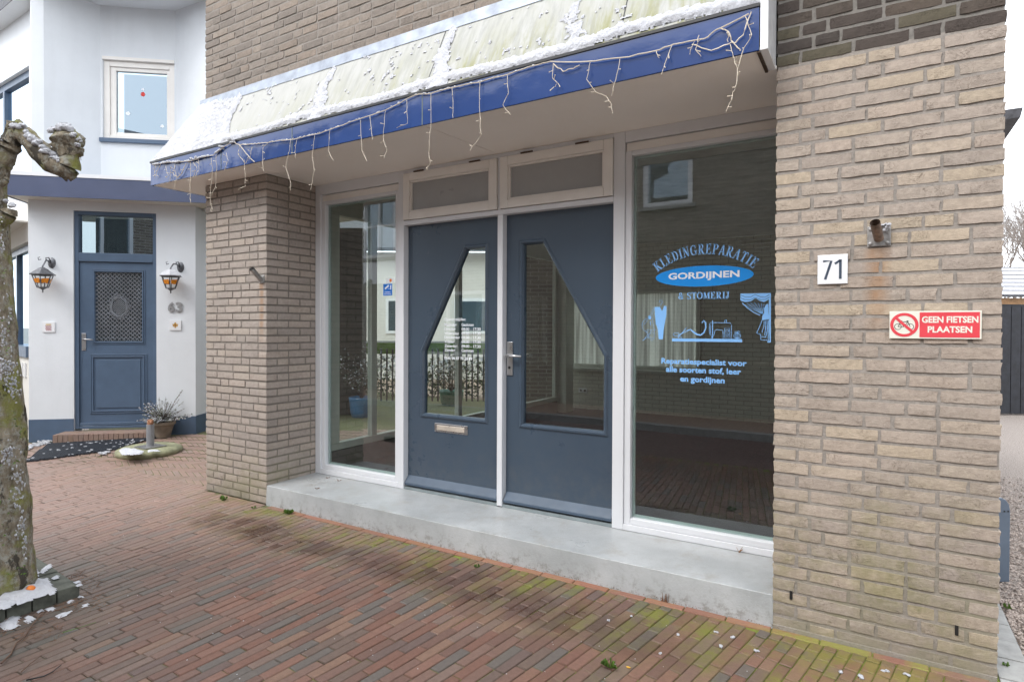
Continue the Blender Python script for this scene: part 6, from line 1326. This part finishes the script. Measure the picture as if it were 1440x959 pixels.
# blue grey steel post
m = MB(); pt_ = Vector(onZ(1413, 818, 0)); zt4 = onD(1413, 700, (pt_-Vector(CAMP)).dot(_fw)).z; rw = _r2*1; rw.z = 0; rw.normalize(); fwd = Vector((_fw.x, _fw.y, 0)).normalized(); w_ = (onD(1423, 760, (pt_-Vector(CAMP)).dot(_fw))-onD(1400, 760, (pt_-Vector(CAMP)).dot(_fw))).length
P_ = [(-w_*.5, 0), (w_*.5, 0), (w_*.5, zt4-.07), (w_*.42, zt4-.035), (w_*.22, zt4-.01), (0, zt4), (-w_*.5, zt4)]
cb = pt_-rw*.02; m.prism([cb+rw*a_+Vector((0, 0, b_)) for a_, b_ in P_], fwd*.03); stp2 = empty('steel_post', tuple(cb), 'blue grey steel plate post with rounded top behind the tan pier', 'post'); m.build('plate', 'post_grey', stp2, bevel=.003)
for k in (.012, .034): MB().tube([cb+rw*k+Vector((0, 0, zt4-.075))-fwd*.002, cb+rw*k+Vector((0, 0, zt4-.075))+fwd*.001], .005, 8).build('hole', 'black', stp2)
# fence and shed
fb_ = Vector(onZ(1412, 583, 0)); Df = (fb_-Vector(CAMP)).dot(_fw); ft = onD(1412, 431, Df).z
fen = empty('board_fence', tuple(fb_), 'tall fence of black upright boards below the snowy tiled shed roof', 'fence'); px_ = 1350.
k = 0
while px_ < 1560:
    a_ = onD(px_, 583, Df); b_ = onD(px_+13.2, 583, Df); m = MB(); a_.z = b_.z = .02; m.prism([a_, b_, Vector((b_.x, b_.y, ft)), Vector((a_.x, a_.y, ft))], fwd*.025+Vector((0, 0, 0))); m.build('board', 'black_fence', fen); px_ += 14.2
for z in (.4, ft-.25):
    a_ = onD(1345, 583, Df+.03); b_ = onD(1560, 583, Df+.03); m = MB(); m.prism([Vector((a_.x, a_.y, z)), Vector((b_.x, b_.y, z)), Vector((b_.x, b_.y, z+.09)), Vector((a_.x, a_.y, z+.09))], fwd*.04); m.build('rail', 'black_fence', fen)
shed = empty('shed', tuple(fb_+fwd*.6), 'low shed with dark snowy roof tiles and a timber edge behind the black fence', 'shed')
Dr = Df+.5
m = MB(); a_, b_ = onD(1340, 427, Dr), onD(1600, 430, Dr); m.prism([a_, b_, b_+Vector((0, 0, .11)), a_+Vector((0, 0, .11))], fwd*.06); m.build('timber_edge', 'wood', shed)
m = MB(); a_.z -= .01; m.prism([Vector((a_.x, a_.y, 0)), Vector((b_.x, b_.y, 0)), Vector((b_.x, b_.y, a_.z)), Vector((a_.x, a_.y, a_.z))], fwd*2.5); m.build('wall', 'black_fence', shed)
z0_ = onD(1425, 418, Dr).z
for r_ in range(7):
    zz = z0_+r_*.085; off_ = fwd*(.30*r_*.5-.05); px_ = 1340.
    while px_ < 1600:
        a_, b_ = onD(px_, 420, Dr), onD(px_+22, 420, Dr); a_.z = b_.z = zz; m = MB(); m.prism([a_+off_, b_+off_, b_+off_+Vector((0, 0, .030)), a_+off_+Vector((0, 0, .030))], fwd*.22+Vector((0, 0, .115))); m.build('roof_tile', 'tile_roof', shed)
        px_ += 23
    s_ = MB(); a_, b_ = onD(1340, 420, Dr), onD(1600, 420, Dr); a_.z = b_.z = zz+.034; s_.prism([a_+off_+fwd*.03+Vector((0, 0, .015)), b_+off_+fwd*.03+Vector((0, 0, .015)), b_+off_+fwd*.14+Vector((0, 0, .07)), a_+off_+fwd*.14+Vector((0, 0, .07))], (0, 0, .012)); tag(s_.build('snow', 'snow', shed), kind='stuff')
# bare trees behind
def bare_tree(base, h_, seed, lab):
    r_ = random.Random(seed); t = empty('bare_tree', tuple(base), lab, 'tree', group='bare winter trees beyond the shed'); tr = MB(); cr = MB()
    def grow(p, d, L, rad, lev):
        q_ = p; pts = [p]
        for k in range(3): d = (d+Vector((r_.gauss(0, .12), r_.gauss(0, .12), r_.gauss(.05, .1)))).normalized(); q_ = q_+d*L/3; pts.append(q_)
        (tr if lev < 1 else cr).tube(pts, [rad, rad*.88, rad*.76, rad*.62], 5 if lev < 2 else 3, cap=False)
        if lev < 6:
            for k in range(3 if lev > 0 else 5):
                nd = (d+Vector((r_.gauss(0, .5), r_.gauss(0, .5), r_.gauss(.15, .3)))).normalized(); grow(pts[r_.choice([2, 3, 3])], nd, L*r_.uniform(.6, .82), rad*.58, lev+1)
    grow(Vector(base), Vector((0, 0, 1)), h_*.30, h_*.011, 0); tr.build('trunk', 'bare', t); cr.build('crown', 'bare', t)
for i, (x, D, h_, lab) in enumerate(((1446, 24, 8.6, 'nearest bare tree right of the tan pier'), (1424, 31, 9.0, 'bare tree in the gap between pier and photo edge'), (1466, 38, 12.5, 'farthest bare tree at the right edge'))):
    b_ = Vector(onD(x, 500, D)); b_.z = 0; bare_tree(b_, h_, 40+i, lab)
m = MB()
for k in range(3600):
    a_ = rq.uniform(0, 1)*.35; b_ = onD(1380+400*a_, 430, 44+rq.uniform(-1, 1)); z = rq.uniform(0, 4.6+1.6*noise.noise((a_*9, 0, 0))); c = Vector((b_.x, b_.y, z)); s_ = .13; m.add([c+Vector((rq.uniform(-s_, s_), rq.uniform(-s_, s_), rq.uniform(-s_, s_))) for q_ in range(3)], [(0, 1, 2)])
tag(m.build('far_scrub', 'bare'), 'distant brown winter scrub behind the shed', 'bushes', kind='stuff')
# ================================================================ TERRACE SEEN THROUGH THE SIDE GLAZING
ts = MB().add([(-9, 3.2, .0), (.84, 3.2, .0), (.84, 16, .0), (-9, 16, .0)], [(0, 1, 2, 3)]); ts.add([(-.0, .65, .0), (.84, .65, .0), (.84, 3.199, .0), (-.0, 3.199, .0)], [(0, 1, 2, 3)]); tag(ts.build('terrace', 'terrace', origin=(0, 0, 0)), kind='structure')
def planter(c, r, h_, mat, lab, snow=True, hh=.7, n=26):
    c = Vector(c); t = empty('planter', tuple(c), lab, 'potted plant', group='glazed planters on the terrace'); m = MB(); m.lathe(c, [(r*.72, 0), (r*.9, h_*.35), (r, h_*.9), (r*1.03, h_), (r*.93, h_), (r*.9, h_*.9), (.01, h_*.9)], 20); m.build('pot', mat, t, smooth=True)
    m = MB(); l_ = MB(); s_ = MB()
    for k in range(n):
        p = c+Vector((0, 0, h_*.9)); d = Vector((rq.gauss(0, .45), rq.gauss(0, .45), 1)).normalized(); P = [p]
        for q_ in range(6): d = (d+Vector((rq.gauss(0, .25), rq.gauss(0, .25), .05))).normalized(); P.append(P[-1]+d*hh/6)
        m.tube(P, [.008, .006, .005, .004, .003, .002, .002], 4)
        for q_ in range(30):
            cc = P[rq.randrange(2, 7)]+Vector((rq.gauss(0, .05), rq.gauss(0, .05), rq.gauss(0, .04))); (s_ if snow and rq.random() < .5 else l_).add([cc+Vector((rq.uniform(-.025, .025), rq.uniform(-.025, .025), rq.uniform(-.02, .02))) for w_ in range(3)], [(0, 1, 2)])
    m.build('stems', 'twig', t); tag(l_.build('leaves', 'hedge', t), kind='stuff')
    if s_.v: tag(s_.build('snow', 'snow', t), kind='stuff')
planter(onZ(509, 590, 0), .20, .36, 'pot_blue', 'blue glazed planter with bare shrub seen through the narrow window', hh=.9)
planter(onZ(635, 573, 0), .22, .32, 'pot_green', 'green glazed planter seen through the left door glass', hh=.8); planter(onZ(746, 573, 0), .18, .45, 'terracotta', 'pale pot with snowy shrub seen through the right door glass', hh=.45, n=40)
# garden fence, hedge and neighbouring wall beyond
fa, fb2 = Vector(onZ(598, 560, 0)), Vector(onZ(700, 562, 0)); D2 = 11.5
gf = empty('garden_fence', tuple(onD(640, 560, D2)), 'dark railing with a green band beyond the terrace', 'fence')
x = 440.
while x < 800:
    p = onD(x, 560, D2); MB().box(p.x-.012, p.x+.012, p.y-.012, p.y+.012, 0, 1.05).build('bar', 'black', gf); x += 8
a_, b_ = onD(438, 520, D2), onD(802, 520, D2); m = MB(); m.prism([Vector((a_.x, a_.y, .95)), Vector((b_.x, b_.y, .95)), Vector((b_.x, b_.y, 1.17)), Vector((a_.x, a_.y, 1.17))], fwd*.03); m.build('green_band', 'lawn', gf)
m = MB(); m.prism([Vector((a_.x, a_.y, 1.175)), Vector((b_.x, b_.y, 1.175)), Vector((b_.x, b_.y, 1.2)), Vector((a_.x, a_.y, 1.2))], fwd*.05); tag(m.build('snow', 'snow', gf), kind='stuff')
m = MB(); sn = MB()
for k in range(5200):
    x = rq.uniform(430, 790); D = D2+.5+rq.uniform(0, .8); c = Vector(onD(x, 560, D)); c.z = rq.uniform(.05, .85+.15*noise.noise((x*.03, 0, 0))); s_ = .05; (sn if c.z > .55 and rq.random() < .5 else m).add([c+Vector((rq.uniform(-s_, s_), rq.uniform(-s_, s_), rq.uniform(-s_, s_))) for q_ in range(3)], [(0, 1, 2)])
h_ = empty('hedge', tuple(onD(640, 560, D2+.8)), 'low hedge dusted with snow behind the terrace railing', 'hedge'); tag(m.build('leaves', 'hedge', h_), kind='stuff'); tag(sn.build('snow', 'snow', h_), kind='stuff')
def backwall(x0, x1, D, z1, mat, lab, nm='neighbour_building'):
    a_, b_ = onD(x0, 500, D), onD(x1, 500, D); m = MB(); m.prism([Vector((a_.x, a_.y, 0)), Vector((b_.x, b_.y, 0)), Vector((b_.x, b_.y, z1)), Vector((a_.x, a_.y, z1))], fwd*.3); t = empty(nm, ((a_.x+b_.x)/2, (a_.y+b_.y)/2, 0), lab, 'building'); m.build('wall', mat, t); return t, a_, b_
nb, a_, b_ = backwall(452, 735, 17, 3.6, 'render_cream', 'pale neighbouring house wall behind the terrace hedge')
for f0, f1 in ((.08, .22), (.32, .46), (.66, .86)):
    p, q_ = a_.lerp(b_, f0), a_.lerp(b_, f1); w2_ = MB(); w2_.prism([Vector((p.x, p.y, 1.3))-fwd*.03, Vector((q_.x, q_.y, 1.3))-fwd*.03, Vector((q_.x, q_.y, 2.3))-fwd*.03, Vector((p.x, p.y, 2.3))-fwd*.03], fwd*.028); o = w2_.build('window', 'enamel', nb); p, q_ = p.lerp(q_, .1), p.lerp(q_, .9); w2_ = MB(); w2_.prism([Vector((p.x, p.y, 1.38))-fwd*.035, Vector((q_.x, q_.y, 1.38))-fwd*.035, Vector((q_.x, q_.y, 2.22))-fwd*.035, Vector((p.x, p.y, 2.22))-fwd*.035], fwd*.004); w2_.build('pane', 'glass_house', o)
m = MB(); m.prism([a_+Vector((0, 0, 0)), b_, b_+fwd*3, a_+fwd*3], (0, 0, .01)); 
rf = MB(); aa = Vector((a_.x, a_.y, 3.6)); bb = Vector((b_.x, b_.y, 3.6)); rf.prism([aa-fwd*.3, bb-fwd*.3, bb+fwd*3+Vector((0, 0, 2.2)), aa+fwd*3+Vector((0, 0, 2.2))], (0, 0, .1)); rf.build('roof', 'tile_roof', nb)
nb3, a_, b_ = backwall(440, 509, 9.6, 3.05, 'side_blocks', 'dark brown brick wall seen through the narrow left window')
nb2, a_, b_ = backwall(728, 779, 9.3, 3.4, 'opp_brick', 'brown brick wall beyond the pale pot, seen through the right door')
# ================================================================ ACROSS THE STREET (mirrored in the shop glass)
YO = -5.56
opp = empty('opposite_building', (2, YO, 0), 'brown brick houses across the street mirrored in the shop windows', 'building')
def onM(x, y): p = onY(x, y, 2*(RC+.05)-YO); return p.x, p.z     # where a mirrored thing stands on the opposite facade
ow = MB(); wins = []
for (xa, ya, xb, yb) in ((906, 222, 974, 286),): (x0_, z1_), (x1_, z0_) = onM(xa, ya), onM(xb, yb); wins.append((x0_, x1_, z0_, z1_))
wins += [(-4.75, -2.95, 3.0, 4.4), (-1.9, -.7, 2.9, 4.3), (6.2, 7.4, 2.9, 4.2), (-3.4, -1.5, .9, 2.2), (6.0, 8.0, .9, 2.2), (9.6, 10.8, .9, 2.2), (9.6, 10.8, 2.9, 4.2), (-7.5, -5.9, .9, 2.2)]
wins = sorted(wins)
XA, XB, ZR = -9, 14, 4.7
xs = sorted(set([XA, XB]+[w_[0] for w_ in wins]+[w_[1] for w_ in wins]))
for i in range(len(xs)-1):
    a_, b_ = xs[i], xs[i+1]; hs_ = sorted([(w_[2], w_[3]) for w_ in wins if w_[0] <= a_+1e-6 and w_[1] >= b_-1e-6]); z = .08
    for lo_, hi_ in hs_+[(ZR, ZR)]: ow.add([(a_, YO, z), (b_, YO, z), (b_, YO, lo_), (a_, YO, lo_)], [(0, 1, 2, 3)]); z = hi_
ow.build('wall', 'opp_brick', opp, origin=(0, YO, 0))
for w_ in wins:
    m = MB(); f = .07; x0_, x1_, z0_, z1_ = w_
    for q_ in ((x0_, x0_+f, z0_, z1_), (x1_-f, x1_, z0_, z1_), (x0_+f, x1_-f, z0_, z0_+f), (x0_+f, x1_-f, z1_-f, z1_)): m.box(q_[0], q_[1], YO-.10, YO+.03, q_[2], q_[3])
    if x1_-x0_ > 1.1: m.box((x0_+x1_)/2-.03, (x0_+x1_)/2+.03, YO-.10, YO-.0, z0_+f, z1_-f)
    if x1_-x0_ > 1.7 and z0_ > 2.9:
        for q_ in (.25, .75): m.box(x0_+(x1_-x0_)*q_-.02, x0_+(x1_-x0_)*q_+.02, YO-.10, YO-.001, z0_+f, z1_-f)
        m.box(x0_+f, x1_-f, YO-.10, YO-.002, (z0_+z1_)/2-.02, (z0_+z1_)/2+.02); MB().box(x0_-.05, x1_+.05, YO+.001, YO+.04, 2.42, 2.92).build('facing_board', 'enamel', opp)
    o = m.build('window', 'enamel', opp); MB().box(x0_+f, x1_-f, YO-.06, YO-.055, z0_+f, z1_-f).build('pane', 'glass_house', o); MB().box(x0_, x1_, YO-.3, YO-.29, z0_, z1_).build('curtain', 'curtain', o); MB().box(x0_-.06, x1_+.06, YO-.02, YO+.08, z0_-.06, z0_-.002).build('sill', 'concrete', o)
m = MB(); m.prism([(XA, YO+.35, ZR-.05), (XA, YO-3.5, ZR+2.4), (XA, YO-3.5, ZR+2.3), (XA, YO+.35, ZR-.15)], (XB-XA, 0, 0)); m.build('roof', 'tile_roof', opp)
m = MB(); m.prism([(XA, YO-7, ZR-.1), (XA, YO-3.5, ZR+2.3), (XA, YO-.001, ZR-.1)], (.2, 0, 0)); m.prism([(XB-.2, YO-7, ZR-.1), (XB-.2, YO-3.5, ZR+2.3), (XB-.2, YO-.001, ZR-.1)], (.2, 0, 0)); m.box(XA, XB, YO-7.1, YO-7, 0, ZR); m.box(XA, XA+.1, YO-7, YO-.01, 0, ZR); m.box(XB-.1, XB, YO-7, YO-.01, 0, ZR); m.build('gable_wall', 'side_brick', opp)
MB().tube([(XA, YO+.40, ZR-.08), (XB, YO+.40, ZR-.08)], .06, 8).build('gutter', 'zinc', opp)
